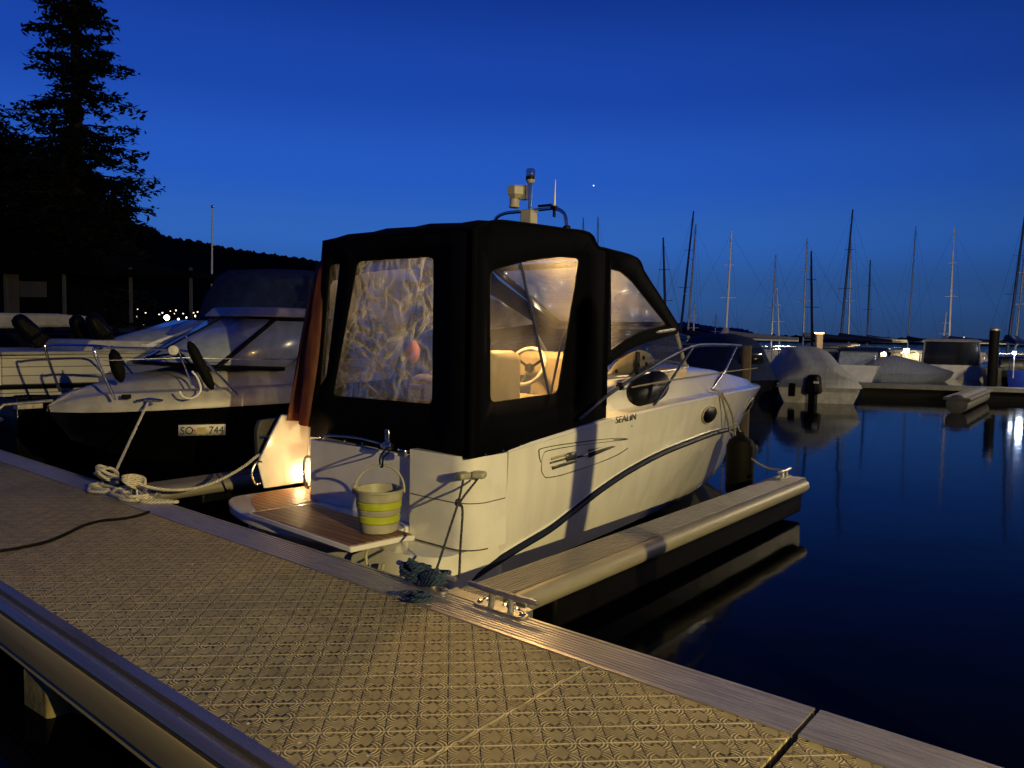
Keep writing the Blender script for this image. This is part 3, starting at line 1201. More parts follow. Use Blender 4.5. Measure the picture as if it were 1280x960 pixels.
lamp('courtesy_light_glow', (-6.02, 4.50, .42), 3.6, (1, .40, .075), .02, .2)  # light of the added lamp, filling the port wall with orange
for a, b, c in (((388, 571), (383, 590), (388, 608)), ((327, 577), (318, 592), (325, 604))):
    xx = -5.96 if a[0] > 350 else -6.50
    q = [PX(*w, xx) for w in (a, b, c)]
    h = [q[0], q[0] + Vector((.0, -.06, -.005)), q[1] + Vector((0, -.03, 0)), q[2] + Vector((0, -.05, 0)), q[2]]
    obj('grab_handle', MB().tube(spline(h, 5), .011, 8), 'steel', boat)

# swim platform
pl = [(-6.50, 4.46), (-6.54, 4.0), (-6.51, 3.80), (-6.31, 3.655), (-5.95, 3.545), (-5.6, 3.50), (-5.2, 3.52), (-4.62, 3.60), (-4.50, 3.66), (-4.48, 3.75), (-4.48, 4.06), (-4.50, 4.13), (-4.53, 4.17), (-4.53, 4.46)]
pl2 = [(p.x, p.y) for p in spline([(a, b, 0) for a, b in pl[1:8]], 6)]
plat = [pl[0]] + pl2 + pl[8:]
pf = obj('swim_platform', prism(MB(), plat, -.055, .026), 'gel', boat, bevel=.012)
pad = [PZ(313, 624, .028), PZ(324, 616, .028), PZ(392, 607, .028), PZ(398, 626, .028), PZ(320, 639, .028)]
obj('lamplit_teak_pad', prism(MB(), [(p.x, p.y) for p in roundpoly(pad, .05)], .026, .0305), 'lamplit_teak_pad', pf)
quad = [PZ(309.5, 640, .072), PZ(391, 629, .072), PZ(520, 669, .072), PZ(503, 670.5, .072), PZ(438.5, 684, .072)]
cp = obj('swim_platform', prism(MB(), [(p.x, p.y) for p in roundpoly(quad, .025, 3)][::-1], .03, .070), 'gel', boat, bevel=.008)
cq_ = sum(quad, Vector()) / 5
inq = [cq_ + (p - cq_) * .955 for p in quad]
obj('teak_decking', prism(MB(), [(p.x, p.y) for p in roundpoly(inq, .02, 3)][::-1], .068, .0755), 'teak', cp)
a = PY(461, 686, 3.80)
obj('lifting_eye', MB().tube(spline([a, a + Vector((.03, -.05, -.02)), a + Vector((.05, -.06, -.10)), a + Vector((.10, -.05, -.16)), a + Vector((.16, -.01, -.13)), a + Vector((.17, 0, -.08))], 5), .013, 8), 'beige', boat)
obj('platform_strut', MB().tube([(-5.0, 3.62, -.05), (-4.75, 3.86, -.16)], .018, 8), 'black', boat)
obj('platform_strut', MB().tube([(-5.9, 3.66, -.05), (-5.75, 3.86, -.16)], .018, 8), 'black', boat)

# deck, side decks and cabin
def ztop(t):
    return interp([(0, .64), (1.79, .85), (1.80, 1.165), (3.2, 1.20), (4.4, 1.225), (5.0, 1.19), (6.0, 1.06), (7.0, .96), (7.8, .90), (8.2, .86)], t)[0]
secs = []
for t in [.4, .8, 1.3, 1.79, 1.81, 2.2, 2.6, 3.0, 3.4, 3.8, 4.2, 4.6, 5.0, 5.4, 5.8, 6.2, 6.6, 7.0, 7.3, 7.6, 7.9, 8.1, 8.19]:
    hb, zs, hc, zc = HU.at(t)
    zt = ztop(t)
    pr = [(hb, zs + .002), (hb - .02, zs + .025), (hb - .12, zs + .035), (hb - .15, zs + .05)]
    if t > 1.8:
        dz = zt - zs - .05
        k = min(1, dz / .25)
        pr += [(hb - .15 - .14 * k, zs + .05 + dz * .82), (hb - .15 - .19 * k, zs + .05 + dz * .95), (hb - .15 - .28 * k, zt), ((hb - .4) * .5, zt + .05 * k), (0, zt + .065 * k)]
    else:
        pr += [(hb - .18, zs + .05), (hb - .22, zs + .052), (hb - .25, zs + .054), ((hb - .3) * .5, zs + .055), (0, zs + .055)]
    pr = [(max(d, .003 * (9 - i)), z) for i, (d, z) in enumerate(pr)]
    secs.append([Vector((XC + d, 4.24 + t, z)) for d, z in pr] + [Vector((XC - d, 4.24 + t, z)) for d, z in pr[-2::-1]])
mb = MB().loft(secs)
mb.f.append(tuple(range(len(secs[0]))))
obj('deck', mb, 'gel', boat, angle=32)


def onplane(u, v, P0, nrm):
    d = ray(u, v)
    nrm = Vector(nrm)
    return CP + d * ((Vector(P0) - CP).dot(nrm) / d.dot(nrm))


# cabin side plane (starboard)
cs0 = Vector((XC + 1.39 - .15, 6.5, .85 + .05))
csn = Vector((.30, .0, .14)).normalized()
cs0 = cs0 + csn * .006
oval = spline([onplane(u, v, cs0, csn) for u, v in ((785, 494), (787, 483), (797, 472), (813, 465), (829, 466), (836, 477), (833, 491), (821, 502), (805, 508), (791, 504))], 5, True)
mb = sheet(oval)
obj('cabin_window', mb, 'black', boat, solid=.012)
obj('window_trim', MB().tube(oval, .007, 6, closed=True), 'rubber', boat)

# rub rail along its swooping line
rl = [HU.find(u, v) for u, v in ((586, 722), (616, 702), (650, 681), (685, 660), (716, 636), (747, 612), (785, 587), (825, 566), (860, 552), (890, 541), (920, 533), (938, 528))]
rl = [p for p in rl if p]
rl = [rl[0] + Vector((-.01, -.10, -.06))] + rl
for p in ((-4.35, 11.75, .47), (-4.75, 12.05, .50), (-5.15, 12.2, .52)):
    pass
rs = spline(rl, 6)
rr = obj('rub_rail', MB().tube([p + Vector((.020, 0, -.006)) for p in rs], .032, 8), 'rail_blue', boat)
obj('rail_cap', MB().tube([p + Vector((.012, 0, .034)) for p in rs], .009, 8), 'white', rr)
obj('rub_rail', MB().tube([Vector((2 * XC - p.x, p.y, p.z)) - Vector((.012, 0, .006)) for p in rs], .030, 8), 'rail_blue', boat)
# portholes
for (u, v, ru, rv) in ((885.5, 518, .235, .105), (935, 506.5, .20, .12)):
    c, a, b = HU.find(u, v), HU.find(u - 6, v), HU.find(u, v - 5)
    if not (c and a and b):
        continue
    ex = (c - a).normalized()
    nz = ex.cross((b - c).normalized())
    nz = (nz if nz.x > 0 else -nz).normalized()
    ey = nz.cross(ex)
    ring = [c + nz * .016 + ex * ru * math.cos(q) + ey * rv * math.sin(q) for q in [k * math.pi / 14 for k in range(28)]]
    pf_ = obj('porthole', sheet(ring), 'black', boat, solid=.012)
    obj('rim', MB().tube(ring, .009, 6, closed=True), 'grey', pf_)


# markings on the hull side
def decal(name, px, material, off=.013):
    ps = [HU.find(u, v) for u, v in px]
    return obj(name, sheet([p + Vector((off, -.001, 0)) for p in ps]), material, boat, solid=.003)


decal('stripe_decal', [(688, 572), (707, 566), (707, 569), (688, 575)], 'tandecal')
decal('stripe_decal', [(686, 577.5), (707, 571.5), (707, 574), (686, 580)], 'greyink')
decal('stripe_decal', [(688, 583), (719, 574), (719, 577.5), (689, 587)], 'greyink')
decal('stripe_decal', [(706, 566.5), (719, 563.5), (719, 573.5), (707, 577)], 'greyink')
decal('stripe_decal', [(720, 570), (736, 566), (736, 568.5), (720, 572.5)], 'greyink')
decal('stripe_decal', [(734, 562), (751, 558.5), (734, 565)], 'tandecal')
decal('stripe_decal', [(735, 566), (764, 557), (768, 558), (735, 572)], 'greyink')
for px in ([(675, 578), (673, 566), (678, 560), (720, 553), (765, 548), (784, 548.5), (766, 549.8)], [(681, 597), (700, 594), (740, 581), (770, 569), (784, 560)], [(681, 597), (676, 588), (678, 568), (690, 562), (730, 555.5), (782, 549.5)]):
    ps = spline([HU.find(u, v) + Vector((.008, 0, 0)) for u, v in px], 5)
    obj('trim_line', MB().tube(ps, .0042, 5), 'greyink', boat)
p0, p1, p2 = HU.find(767.5, 529), HU.find(797, 523), HU.find(767.5, 520)
ex = (p1 - p0)
wd = ex.length
ex.normalize()
nz = ex.cross((p2 - p0).normalized()).normalized()
ey = nz.cross(ex)
mt4 = Matrix((ex, ey, nz)).transposed().to_4x4()
mt4.translation = p0 + nz * .016
text('boat_lettering', 'SEALIN', .092, mt4, 'greyink', boat, squash=wd / .33)
p = HU.find(789, 532)
obj('hull_fitting', MB().lathe([(.012, 0), (.012, .008), (0, .01)], p, 10, (1, 0, 0)), 'greyink', boat)
for u, v in ((578.5, 594.5), (599, 593.5)):
    p = PX(u, v, -3.83) if u > 590 else PY(u, v, 4.15)
    mb = MB().box((p.x, p.y, p.z), (.10, .10, .052), R(25 if u > 590 else -10))
    obj('fender_cleat', mb, 'beige', boat, bevel=.016)

# ---------------------------------------------------------------- canopy
CR = Vector((-3.86, 4.215, 0))      # rear starboard corner
CLp = Vector((-6.19, 4.47, 0))      # rear port corner
rn = (CR - CLp).cross(Vector((0, 0, 1))).normalized()


def PR(u, v): return onplane(u, v, CLp, rn)
def PSd(u, v): return PX(u, v, -3.86)


QA, QB = Vector((-3.86, 6.05, 0)), Vector((-4.10, 7.75, 0))
qn = (QB - QA).cross(Vector((0, 0, 1))).normalized()
def PQ(u, v): return onplane(u, v, QA, qn)


def ez(y):
    return interp([(4.2, 2.37), (4.45, 2.45), (5.0, 2.485), (5.75, 2.5), (5.86, 2.40), (6.2, 2.375), (6.6, 2.34)], y)[0]


can = boat
w_rear = roundpoly([PR(447, 326), PR(543, 320), PR(541, 506), PR(416, 495)], .07)
w_strip = roundpoly([PR(413, 330), PR(426, 329), PR(409, 470), PR(400, 485)], .05)
bl_r = [PR(388, 546), PR(420, 549), PR(450, 555), PR(480, 563), PR(510, 567), PR(545, 572), Vector((CR.x, CR.y, .655))]
tl_r = [Vector((CR.x, CR.y, ez(4.2))), PR(563, 290), PR(500, 293), PR(431, 298), PR(413, 303), PR(405, 313)]
rear = bl_r + tl_r
canopy = obj('canopy', sheet(rear, [w_rear, w_strip]), 'navy', boat, solid=.012)
w_side = roundpoly([PSd(612, 338), PSd(660, 325), PSd(700, 320.5), PSd(724, 322), PSd(697, 492), PSd(612, 504)], .07)
side = [Vector((CR.x, CR.y, .655)), PSd(640, 563), PSd(700, 546), PSd(731, 536), PSd(732, 530), PSd(757, 522)] + \
       [Vector((-3.86, 6.05, ez(6.05)))] + [Vector((-3.86, y, ez(y))) for y in (5.86, 5.75, 5.4, 5.0, 4.7, 4.45, 4.2)]
side[-1] = Vector((CR.x, CR.y, ez(4.2)))
obj('side_curtain', sheet(side, [w_side]), 'navy', canopy, solid=.012)
w_q = roundpoly([PQ(763, 336), PQ(775, 339), PQ(790, 352), PQ(833, 406), PQ(802, 414), PQ(783, 424), PQ(763, 439)], .03)
quart = [Vector((-3.86, 6.05, 1.30)), PQ(768, 450), PQ(785, 438), PQ(802, 430), PQ(825, 423), PQ(846, 417), PQ(849, 409), PQ(820, 365), PQ(805, 343), PQ(796, 323), Vector((-3.87, 6.1, ez(6.05)))]
quart[-1] = Vector((-3.86, 6.05, ez(6.05)))
obj('side_curtain', sheet(quart, [w_q]), 'navy', canopy, solid=.012)
qt, qb_ = PQ(796, 323), PQ(848, 408)


def mir(p):
    return Vector((2 * -5.06 - p.x + .125 * max(0, p.z - .6), p.y, p.z))


# port side, mirrored, and front with a wide clear window
side_p = [Vector((mir(p).x, max(p.y, CLp.y), p.z)) for p in side]
wsp = [mir(p) + Vector((0, .2, 0)) for p in w_side]
obj('side_curtain', sheet(side_p, [wsp]), 'navy', canopy, solid=.012)
obj('side_curtain', sheet([mir(p) for p in quart], [[mir(p) for p in w_q]]), 'navy', canopy, solid=.012)
fr = [qt, qb_, mir(qb_), mir(qt)]
cF = sum(fr, Vector()) / 4
w_fr = roundpoly([cF + (p - cF) * .86 for p in fr], .08)
obj('front_curtain', sheet(fr, [w_fr]), 'navy', canopy, solid=.012)
secs = []
for y in (4.215, 4.3, 4.45, 4.7, 5.0, 5.4, 5.75, 5.80, 5.86, 6.05, 6.2, 6.4, qt.y):
    z0 = ez(y) if y < qt.y else qt.z
    row = []
    xr = -3.86 if y < 6.06 else -3.86 + (qt.x + 3.86) * (y - 6.05) / (qt.y - 6.05)
    for k in range(13):
        a = k / 12
        x = xr + (-10.12 + .225 - 2 * xr) * a
        yy = y
        if y < 4.5:
            yy = y + (CLp.y - CR.y) * a * (1 - max(0, (y - 4.215) / .285))
        cr_ = math.sin(math.pi * a)
        row.append(Vector((x, yy, z0 + .035 * cr_ ** .6 + .008 * math.sin(a * 25) * (y > 4.3))))
    secs.append(row)
obj('roof', MB().loft(secs), 'navy', canopy, solid=.012, angle=60)
# clear sheets
from mathutils import noise as mnoise
rin = -rn if rn.y < 0 else rn      # into the cockpit


def crinkle(seed, amp, w_, h_):
    rf = random.Random(int(seed * 10))
    folds = []
    for _ in range(int(90 * w_ / .9) + 8):
        an = rf.gauss(1.35, .55)
        folds.append((rf.random() * w_, rf.random() * h_, math.cos(an), math.sin(an), rf.uniform(.06, .32), rf.uniform(.008, .022), rf.choice((-1, 1)) * rf.uniform(.3, 1)))

    def fn(u, v):
        fo = cr_ = 0
        for fx_, fy_, ca_, sa_, ln_, wd_, am_ in folds:
            dx_, dy_ = u * w_ - fx_, v * h_ - fy_
            al_, ac_ = dx_ * ca_ + dy_ * sa_, -dx_ * sa_ + dy_ * ca_
            ac_ += .03 * math.sin(al_ * 11 + fx_ * 20) + .012 * math.sin(al_ * 31 + fy_ * 30)
            if abs(al_) < ln_ and abs(ac_) < .15:
                fo += am_ * math.exp(-abs(ac_) / wd_) * (1 - (al_ / ln_) ** 2)
                cr_ += abs(am_) * .6 * math.exp(-(ac_ / .0115) ** 2) * (1 - (al_ / ln_) ** 2)
        p = Vector((u * w_ + seed, v * h_ * .8, seed * .37))
        warp = mnoise.noise(p * 2.3) * .16
        q = p + Vector((warp, warp * .6, 0))
        a = mnoise.ridged_multi_fractal(q * 5.0, .9, 2.1, 4, 1.0, 2.0)
        b = mnoise.noise(q * 2.0)
        edge = min(1, min(u, 1 - u, v, 1 - v) * 7)
        CREASE.append(min(1, cr_ + max(0, min(1, (a - 1.25) * 1.5)) * .7 * (.35 + .65 * (b > -.05))))
        return rin * (.045 + (amp * (a - 1.0) * .9 + amp * 2.4 * b + fo * .015) * edge)
    return fn


CREASE = []


def add_crease(o):
    at_ = o.data.attributes.new('crease', 'FLOAT', 'POINT')
    at_.data.foreach_set('value', CREASE[:len(o.data.vertices)])
    CREASE.clear()


def clear_sheet(px, seed, nu, nv, amp):
    a, b, c, d = [PR(*q) for q in px]
    return gridsheet(a, b, c, d, nu, nv, crinkle(seed, amp, (b - a).length, (d - a).length))


add_crease(obj('window', clear_sheet(((441, 319), (549, 313), (547, 513), (408, 502)), 3.1, 170, 210, .014), 'vinyl_crinkled', canopy, angle=0))
add_crease(obj('window', clear_sheet(((409, 324), (429, 323), (414, 492), (395, 492)), 7.7, 34, 170, .014), 'vinyl_crinkled', canopy, angle=0))
obj('window', sheet(w_side), 'vinyl', canopy)
obj('window', sheet(w_q), 'vinyl', canopy)
obj('window', sheet(wsp), 'vinyl_milky', canopy)
obj('window', sheet([mir(p) for p in w_q]), 'vinyl_milky', canopy)
obj('window', sheet(w_fr), 'vinyl_milky', canopy)
for wl in (w_rear, w_strip, w_side, w_q):
    obj('window_piping', MB().tube([Vector(p) for p in wl], .007, 6, closed=True), 'rubber', canopy)
# corner seam welts and the press studs on the hem
obj('seam_welt', MB().tube([Vector((CR.x, CR.y, z)) + Vector((.004, -.006, 0)) for z in (.66, 1.2, 1.8, ez(4.2))], .02, 8), 'navy', canopy)
obj('seam_welt', MB().tube([Vector((-3.85, 6.05, z)) for z in (.95, 1.5, ez(6.05))], .014, 6), 'navy', canopy)
obj('roof_welt', MB().tube(spline([Vector((-3.855, y, ez(y) + .004)) for y in (4.215, 4.45, 4.8, 5.3, 5.72, 5.86, 6.05)] + [qt, PQ(806, 343), PQ(821, 365), qb_], 4), .013, 6), 'navy', canopy)
obj('roof_welt', MB().tube([CR + Vector((0, -.004, ez(4.2))), PR(500, 293), PR(431, 298), PR(410, 306)], .012, 6), 'navy', canopy)
for u, v in ((401, 546), (432, 550.5), (454, 554), (513, 564), (538, 569), (565, 570)):
    p = PR(u, v) - rn * (-.008 if rn.y < 0 else .008)
    obj('press_stud', MB().lathe([(.011, 0), (.010, .005), (0, .008)], p, 8, (0, -1, 0)), 'steel', canopy)
for u, v in ((606, 568), (628, 563), (650, 556), (677, 550), (703, 543)):
    p = PSd(u, v)
    obj('press_stud', MB().lathe([(.010, .006), (.009, .010), (0, .013)], p, 8, (1, 0, 0)), 'steel', canopy)
# hanging brown door flap on the port side
def flapfn(u, v):
    return Vector((.035 * math.sin(u * 17 + v * 2) * (.3 + v), .05 * math.sin(u * 11 + 1 + v * 3) * (.3 + v), 0))
a, b = PY(404, 322, 4.52), PY(390, 330, 5.1)
fp = [PY(404, 325, 4.44), PY(398, 330, 4.62), PY(353, 521, 4.40), PY(387, 532, 4.36)]
obj('door_flap', gridsheet(fp[0], fp[1], fp[2], fp[3], 14, 18, flapfn), 'brown', canopy, solid=.008)

# canopy hoops seen through the windows
hp = []
for ya, za, yb in ((5.35, .95, 4.36), (5.5, .95, 5.72)):
    base = Vector((-3.95, ya, za))
    yb = max(yb, 4.78)
    topc = Vector((-3.95, yb, ez(yb) - .06))
    pts = [base, base.lerp(topc, .9), topc + Vector((-.10, 0, .03)), Vector((-5.06, yb, ez(yb) - .01)), mir(topc + Vector((-.10, 0, .03))), mir(base.lerp(topc, .9)), mir(base)]
    obj('canopy_hoop', MB().tube(spline(pts, 5), .013, 8), 'chrome_dark', canopy)
obj('canopy_hoop', MB().tube([(-3.97, 5.32, 1.0), (-3.97, 5.5, 1.55), (-3.97, 6.0, 2.3)], .011, 8), 'chrome_dark', canopy)

# ---------------------------------------------------------------- windscreen
wt = [Vector((-3.98, 6.15, 1.40)), Vector((-4.02, 6.9, 1.60)), qb_ + Vector((-.02, -.03, -.03)), Vector((-4.55, 8.15, 1.70)), Vector((-5.2, 8.3, 1.71))]
wb = [Vector((-4.08, 6.15, 1.17)), Vector((-4.10, 7.2, 1.20)), Vector((-4.20, 8.35, 1.235)), Vector((-4.60, 8.95, 1.27)), Vector((-5.2, 9.15, 1.285))]
def full(l): return l + [Vector((2 * XC - p.x, p.y, p.z)) for p in l[-2::-1]]
WT, WB = full(wt), full(wb)
ws = obj('windscreen', MB().loft([spline(WT, 4), spline(WB, 4)]), 'glass', boat, angle=0)
obj('frame', MB().tube(spline(WT, 5), .022, 8), 'alu', ws)
obj('frame', MB().tube(spline(WB, 5), .016, 8), 'alu', ws)
for i in (2, 6):
    obj('pillar', MB().tube([WT[i], WB[i]], .022, 8), 'alu', ws)
# dash, helm, wheel, seats
mb = MB()
mb.add([(-4.1, 6.1, 1.1), (-4.1, 8.2, 1.24), (-6.3, 8.2, 1.24), (-6.3, 6.1, 1.1), (-4.1, 6.1, 1.0), (-4.1, 8.2, 1.1), (-6.3, 8.2, 1.1), (-6.3, 6.1, 1.0)], [(0, 1, 2, 3), (7, 6, 5, 4), (0, 4, 5, 1), (1, 5, 6, 2), (2, 6, 7, 3), (3, 7, 4, 0)])
obj('dashboard', mb, 'seat', boat, bevel=.03)
hx = PX(660, 459, -4.55)
mb = MB().box((-4.55, hx.y + .42, 1.12), (.75, .5, .62), 0, .82)
obj('helm_console', mb, 'seat', boat, bevel=.06)
# shell with round cut outs seen under the canopy hem
bk = [PX(u, v, -4.12) for u, v in ((764, 462), (775, 450), (790, 441), (802, 438), (812, 443), (817, 452), (815, 462), (800, 466), (764, 469))]
obj('helm_bracket', sheet(spline(bk, 4, True)), 'seat', boat, solid=.03)
for (u, v, r) in ((804, 447, .022), (808, 455, .02), (770, 464, .022)):
    p = PX(u, v, -4.095)
    obj('instrument', MB().lathe([(r, 0), (r, .012), (0, .014)], p, 12, (1, 0, 0)), 'black', boat)
mb = MB().box(PX(797, 455, -4.05), (.03, .06, .26))
obj('throttle_lever', mb, 'black', boat, bevel=.01)
ring = []
wc = PX(658, 458, -4.55)
ax1, ax2 = Vector((1, 0, 0)), Vector((0, .42, .90)).normalized()
wring = [wc + ax1 * .21 * math.cos(q) + ax2 * .19 * math.sin(q) for q in [k * math.pi / 16 for k in range(32)]]
sw = obj('steering_wheel', MB().tube(wring, .020, 8, closed=True), 'white', boat)
mb = MB()
for q in (.5, 2.6, 4.7):
    mb.tube([wc + Vector((0, .05, -.02)), wc + ax1 * .2 * math.cos(q) + ax2 * .18 * math.sin(q)], .014, 6)
mb.ball(wc + Vector((0, .05, -.02)), .05, 10)
obj('spokes', mb, 'black', sw)
# helm seat with tubular back
sc_ = PX(645, 490, -4.5)
st = obj('helm_seat', MB().box((-4.55, sc_.y - .05, .93), (.55, .45, .22)), 'seat', boat, bevel=.06)
c0 = PX(634, 486, -4.35)
bt = [c0 + Vector((0, 0, -.1)), c0 + Vector((0, 0, .08)), c0 + Vector((-.05, .0, .2)), c0 + Vector((-.20, 0, .245)), c0 + Vector((-.35, 0, .2)), c0 + Vector((-.40, 0, .08)), c0 + Vector((-.40, 0, -.1))]
obj('backrest_tube', MB().tube(spline(bt, 5), .016, 8), 'steel', st)
mb = MB().box(PX(618, 484, -4.2), (.30, .42, .62))
obj('helm_seat', mb, 'seat', boat, bevel=.08)
q = PY(528, 482, 4.95)
obj('aft_seat', MB().box((q.x + .35, q.y + .1, q.z - .2), (.9, .45, .62)), 'seat', boat, bevel=.09)
obj('bench_back', MB().box((-5.3, 6.0, .95), (1.3, .16, .5)), 'navy2', boat, bevel=.05)
# cockpit lamp on the roof frame
lp = PX(660, 314, -4.30)
obj('cockpit_lamp', MB().lathe([(.05, .0), (.05, -.02), (.03, -.035), (0, -.04)], lp, 16), 'lamp_warm', boat)
lamp('cockpit_lamp_light', lp + Vector((-.05, 0, -.08)), 235, (1, .60, .20), .04)
# bare bulb reflected on the quarter window
p = PX(773, 389, -4.6)
# ---------------------------------------------------------------- rails on deck
rp = [PX(722, 525, -3.845), PX(750, 501, -3.845), PX(777, 482, -3.86), PX(815, 459, -3.88), PX(845, 442, -3.92), PX(870, 432, -4.0), PX(900, 431, -4.25), PX(926, 432, -4.6), Vector((-5.2, 12.0, 1.48))]
obj('bow_rail', MB().tube(spline(rp, 5), .020, 8), 'chrome_dark', boat)
rp2 = [Vector((2 * XC - p.x, p.y, p.z)) for p in rp[2:]]
obj('bow_rail', MB().tube(spline(rp2, 5), .016, 8), 'chrome_dark', boat)
for b, t in (((816, 509, -3.90), (867, 433, -3.98)), ((889, 487, -4.05), (906, 464, -4.18)), ((906, 464, -4.18), (921, 433, -4.5))):
    obj('rail_stanchion', MB().tube([PX(*b), PX(*t)], .015, 8), 'chrome_dark', boat)
wr = [PX(790, 484, -3.88), PX(840, 475, -3.92), PX(880, 469, -4.0), PX(906, 465, -4.18), PX(946, 460, -4.75)]
obj('guard_wire', MB().tube(spline(wr, 4), .008, 6), 'ropet', boat)
p = PX(775, 483, -3.86)
obj('rail_clamp', MB().ball(p, .045, 10, (.8, 1.3, .9)), 'black', boat)
# transom fittings
obj('transom_rail', MB().tube(spline([PY(404, 549, 4.24), PY(412, 544.5, 4.21), PY(445, 547, 4.21), PY(474, 554, 4.21), PY(477, 558, 4.24)], 4), .010, 8), 'steel', boat)
mb = MB()
p = PY(485, 548, 4.17)
mb.box(p, (.05, .03, .15))
mb.lathe([(.03, -.05), (.03, .05)], PY(485, 557, 4.15), 10, (1, 0, 0))
mb.box(PY(503, 566, 4.17), (.09, .03, .06))
obj('flag_holder', mb, 'steel', boat, bevel=.005)

# ---------------------------------------------------------------- roof hoop with instruments
ry = 5.55
hoop = [PY(618, 277, ry), PY(622, 271, ry), PY(632, 266.5, ry), PY(650, 264.5, ry), PY(675, 262, ry), PY(692, 260.5, ry), PY(702, 264, ry), PY(707, 272, ry), PY(708.5, 287, ry)]
hp_ = obj('instrument_hoop', MB().tube(spline(hoop, 6), .016, 10), 'steel', boat)
p = PY(708.5, 286, ry)
obj('hoop_foot', MB().lathe([(.035, -.04), (.035, .02), (.02, .03)], p, 12), 'black', hp_)
mb = MB()
a, b = PY(662, 262, ry), PY(663, 229, ry)
mb.tube([a - Vector((0, 0, .02)), b], [.016, .020], 10)
obj('light_pole', mb, 'steel', hp_)
mb = MB()
mb.lathe([(.028, -.03), (.042, -.005), (.042, .0)], b + Vector((0, 0, .03)), 14)
nl = obj('mast_light', mb, 'grey', hp_)
obj('light_band', MB().lathe([(.044, 0), (.044, .03)], b + Vector((0, 0, .03)), 14), 'black', nl)
obj('lens', MB().lathe([(.040, .03), (.043, .05), (.043, .085), (.03, .10), (0, .104)], b + Vector((0, 0, .03)), 14), 'glass', nl)
obj('lens_core', MB().lathe([(.012, .03), (.012, .08), (0, .085)], b + Vector((0, 0, .03)), 8), 'steel', nl)
# grey loudhailer: faceted head on a round neck
c = PY(643, 257, ry)
mb = MB()
mb.lathe([(.045, -.02), (.052, -.015), (.046, .0), (.044, .055), (.044, .075)], c, 16)
hd = PY(645, 241, ry)
mb.lathe([(.052, -.055), (.085, -.02), (.085, .045), (.075, .06), (0, .06)], hd, 6)
mb.box((hd.x + .07, hd.y + .04, hd.z), (.07, .06, .13))
obj('loudhailer', mb, 'grey', hp_, angle=25)
mb = MB().box(PY(661, 272, ry), (.13, .10, .13))
obj('instrument_box', mb, 'grey', hp_, bevel=.012)
a, b = PY(693, 260, ry), PY(694.5, 224, ry)
an = obj('antenna', MB().tube([a, b], [.010, .003], 8), 'white', hp_)
mb = MB().box(a, (.05, .05, .035))
mb.box(a + Vector((0, 0, -.05)), (.02, .02, .06))
mb.tube([PY(673, 260.5, ry) + Vector((0, -.0, .02)), PY(690, 259, ry) + Vector((0, 0, .02))], .012, 6)
obj('antenna_clamp', mb, 'black', an)

# fender between bow and finger
t = thing('fender', 'big black cylindrical fender hanging at the bow between the hull and the finger pier', 'fender', (-3.72, 9.25, -.3))
fx, fy = PX(925, 575, -3.75).x, PX(925, 575, -3.75).y
obj('body', MB().lathe([(.03, -.43), (.12, -.40), (.165, -.33), (.17, .22), (.14, .30), (.05, .36), (.035, .40)], (fx, fy, .05), 20), 'rubber', t)
f0 = HU.find(912, 512)
obj('lanyard', MB().tube([(fx, fy, .44), (fx - .1, fy, .6), f0 if f0 else (fx - .3, fy, .9)], .008, 6), 'ropet', t)

t = thing('fender', 'flat grey fender board hanging at the port stern corner of the white motorboat', 'fender', (-6.72, 4.3, .3))
fb4 = roundpoly([PX(319, 540, -6.70), PX(323, 525, -6.70), PX(352, 522, -6.70), PX(352, 575, -6.70), PX(321, 580, -6.70)], .04)
obj('board', sheet(fb4), 'fender_grey', t, solid=.06, bevel=.01)
fq_ = PX(331, 546, -6.66)
obj('fastener', MB().tube([fq_ + Vector((0, -.06, .0)), fq_ + Vector((.01, .06, .0))], .016, 8), 'steel', t)

# ---------------------------------------------------------------- bucket
bp = PZ(473.5, 663, .077)
t = thing('bucket', 'collapsible bucket with lime green and grey bands and raised handle on the teak swim platform', 'bucket', (bp.x, bp.y, .077))
r0, r1, bh = .14, .182, .33
prof = []
for z, r in ((0, r0 - .012), (.006, r0), (.075, r0 + .012)):
    prof.append((r, z))
obj('base_band', MB().lathe(prof, bp, 32), 'beige', t)
obj('lime_band', MB().lathe([(r0 + .010, .075), (r0 + .020, .085), (r0 + .022, .125), (r0 + .014, .135)], bp, 32), 'lime', t)
obj('grey_band', MB().lathe([(r0 + .014, .135), (r0 + .022, .143), (r0 + .025, .175), (r0 + .020, .182)], bp, 32), 'beige', t)
obj('lime_band', MB().lathe([(r0 + .020, .182), (r0 + .031, .19), (r0 + .034, .232), (r0 + .026, .24)], bp, 32), 'lime', t)
obj('rim', MB().lathe([(r0 + .026, .24), (r0 + .036, .25), (r1, bh - .02), (r1 + .008, bh - .015), (r1 + .008, bh), (r1 - .006, bh), (r1 - .012, bh - .04), (r0 + .01, .20), (r0 - .005, .03), (0, .022)], bp, 32), 'beige', t)
hd = []
hz = Vector((.80, .60, 0)).normalized()
for k in range(13):
    a = math.pi * k / 12
    hd.append(bp + hz * (r1 + .012) * math.cos(a) + Vector((-.02 * math.sin(a), .04 * math.sin(a), bh - .03 + .20 * math.sin(a))))
obj('handle', MB().tube(spline(hd, 3), .009, 8), 'beige', t)
g = hd[12]
obj('pour_grip', MB().box(g + Vector((.01, 0, .02)), (.035, .05, .075), R(20)), 'beige', t, bevel=.01)
tp = hd[6]
s_ = setp(obj('bucket_strap', MB().tube(spline([tp + Vector((.012, 0, -.012)), tp + Vector((.022, .0, .06)), PY(486, 566, 4.14), PY(484, 560, 4.14), tp + Vector((-.016, 0, .06)), tp + Vector((-.010, 0, -.012)), tp + Vector((.012, 0, -.014))], 5), .007, 6), 'black', loc=tp),
          'short black strap clipped from the transom to the bucket handle', 'strap')

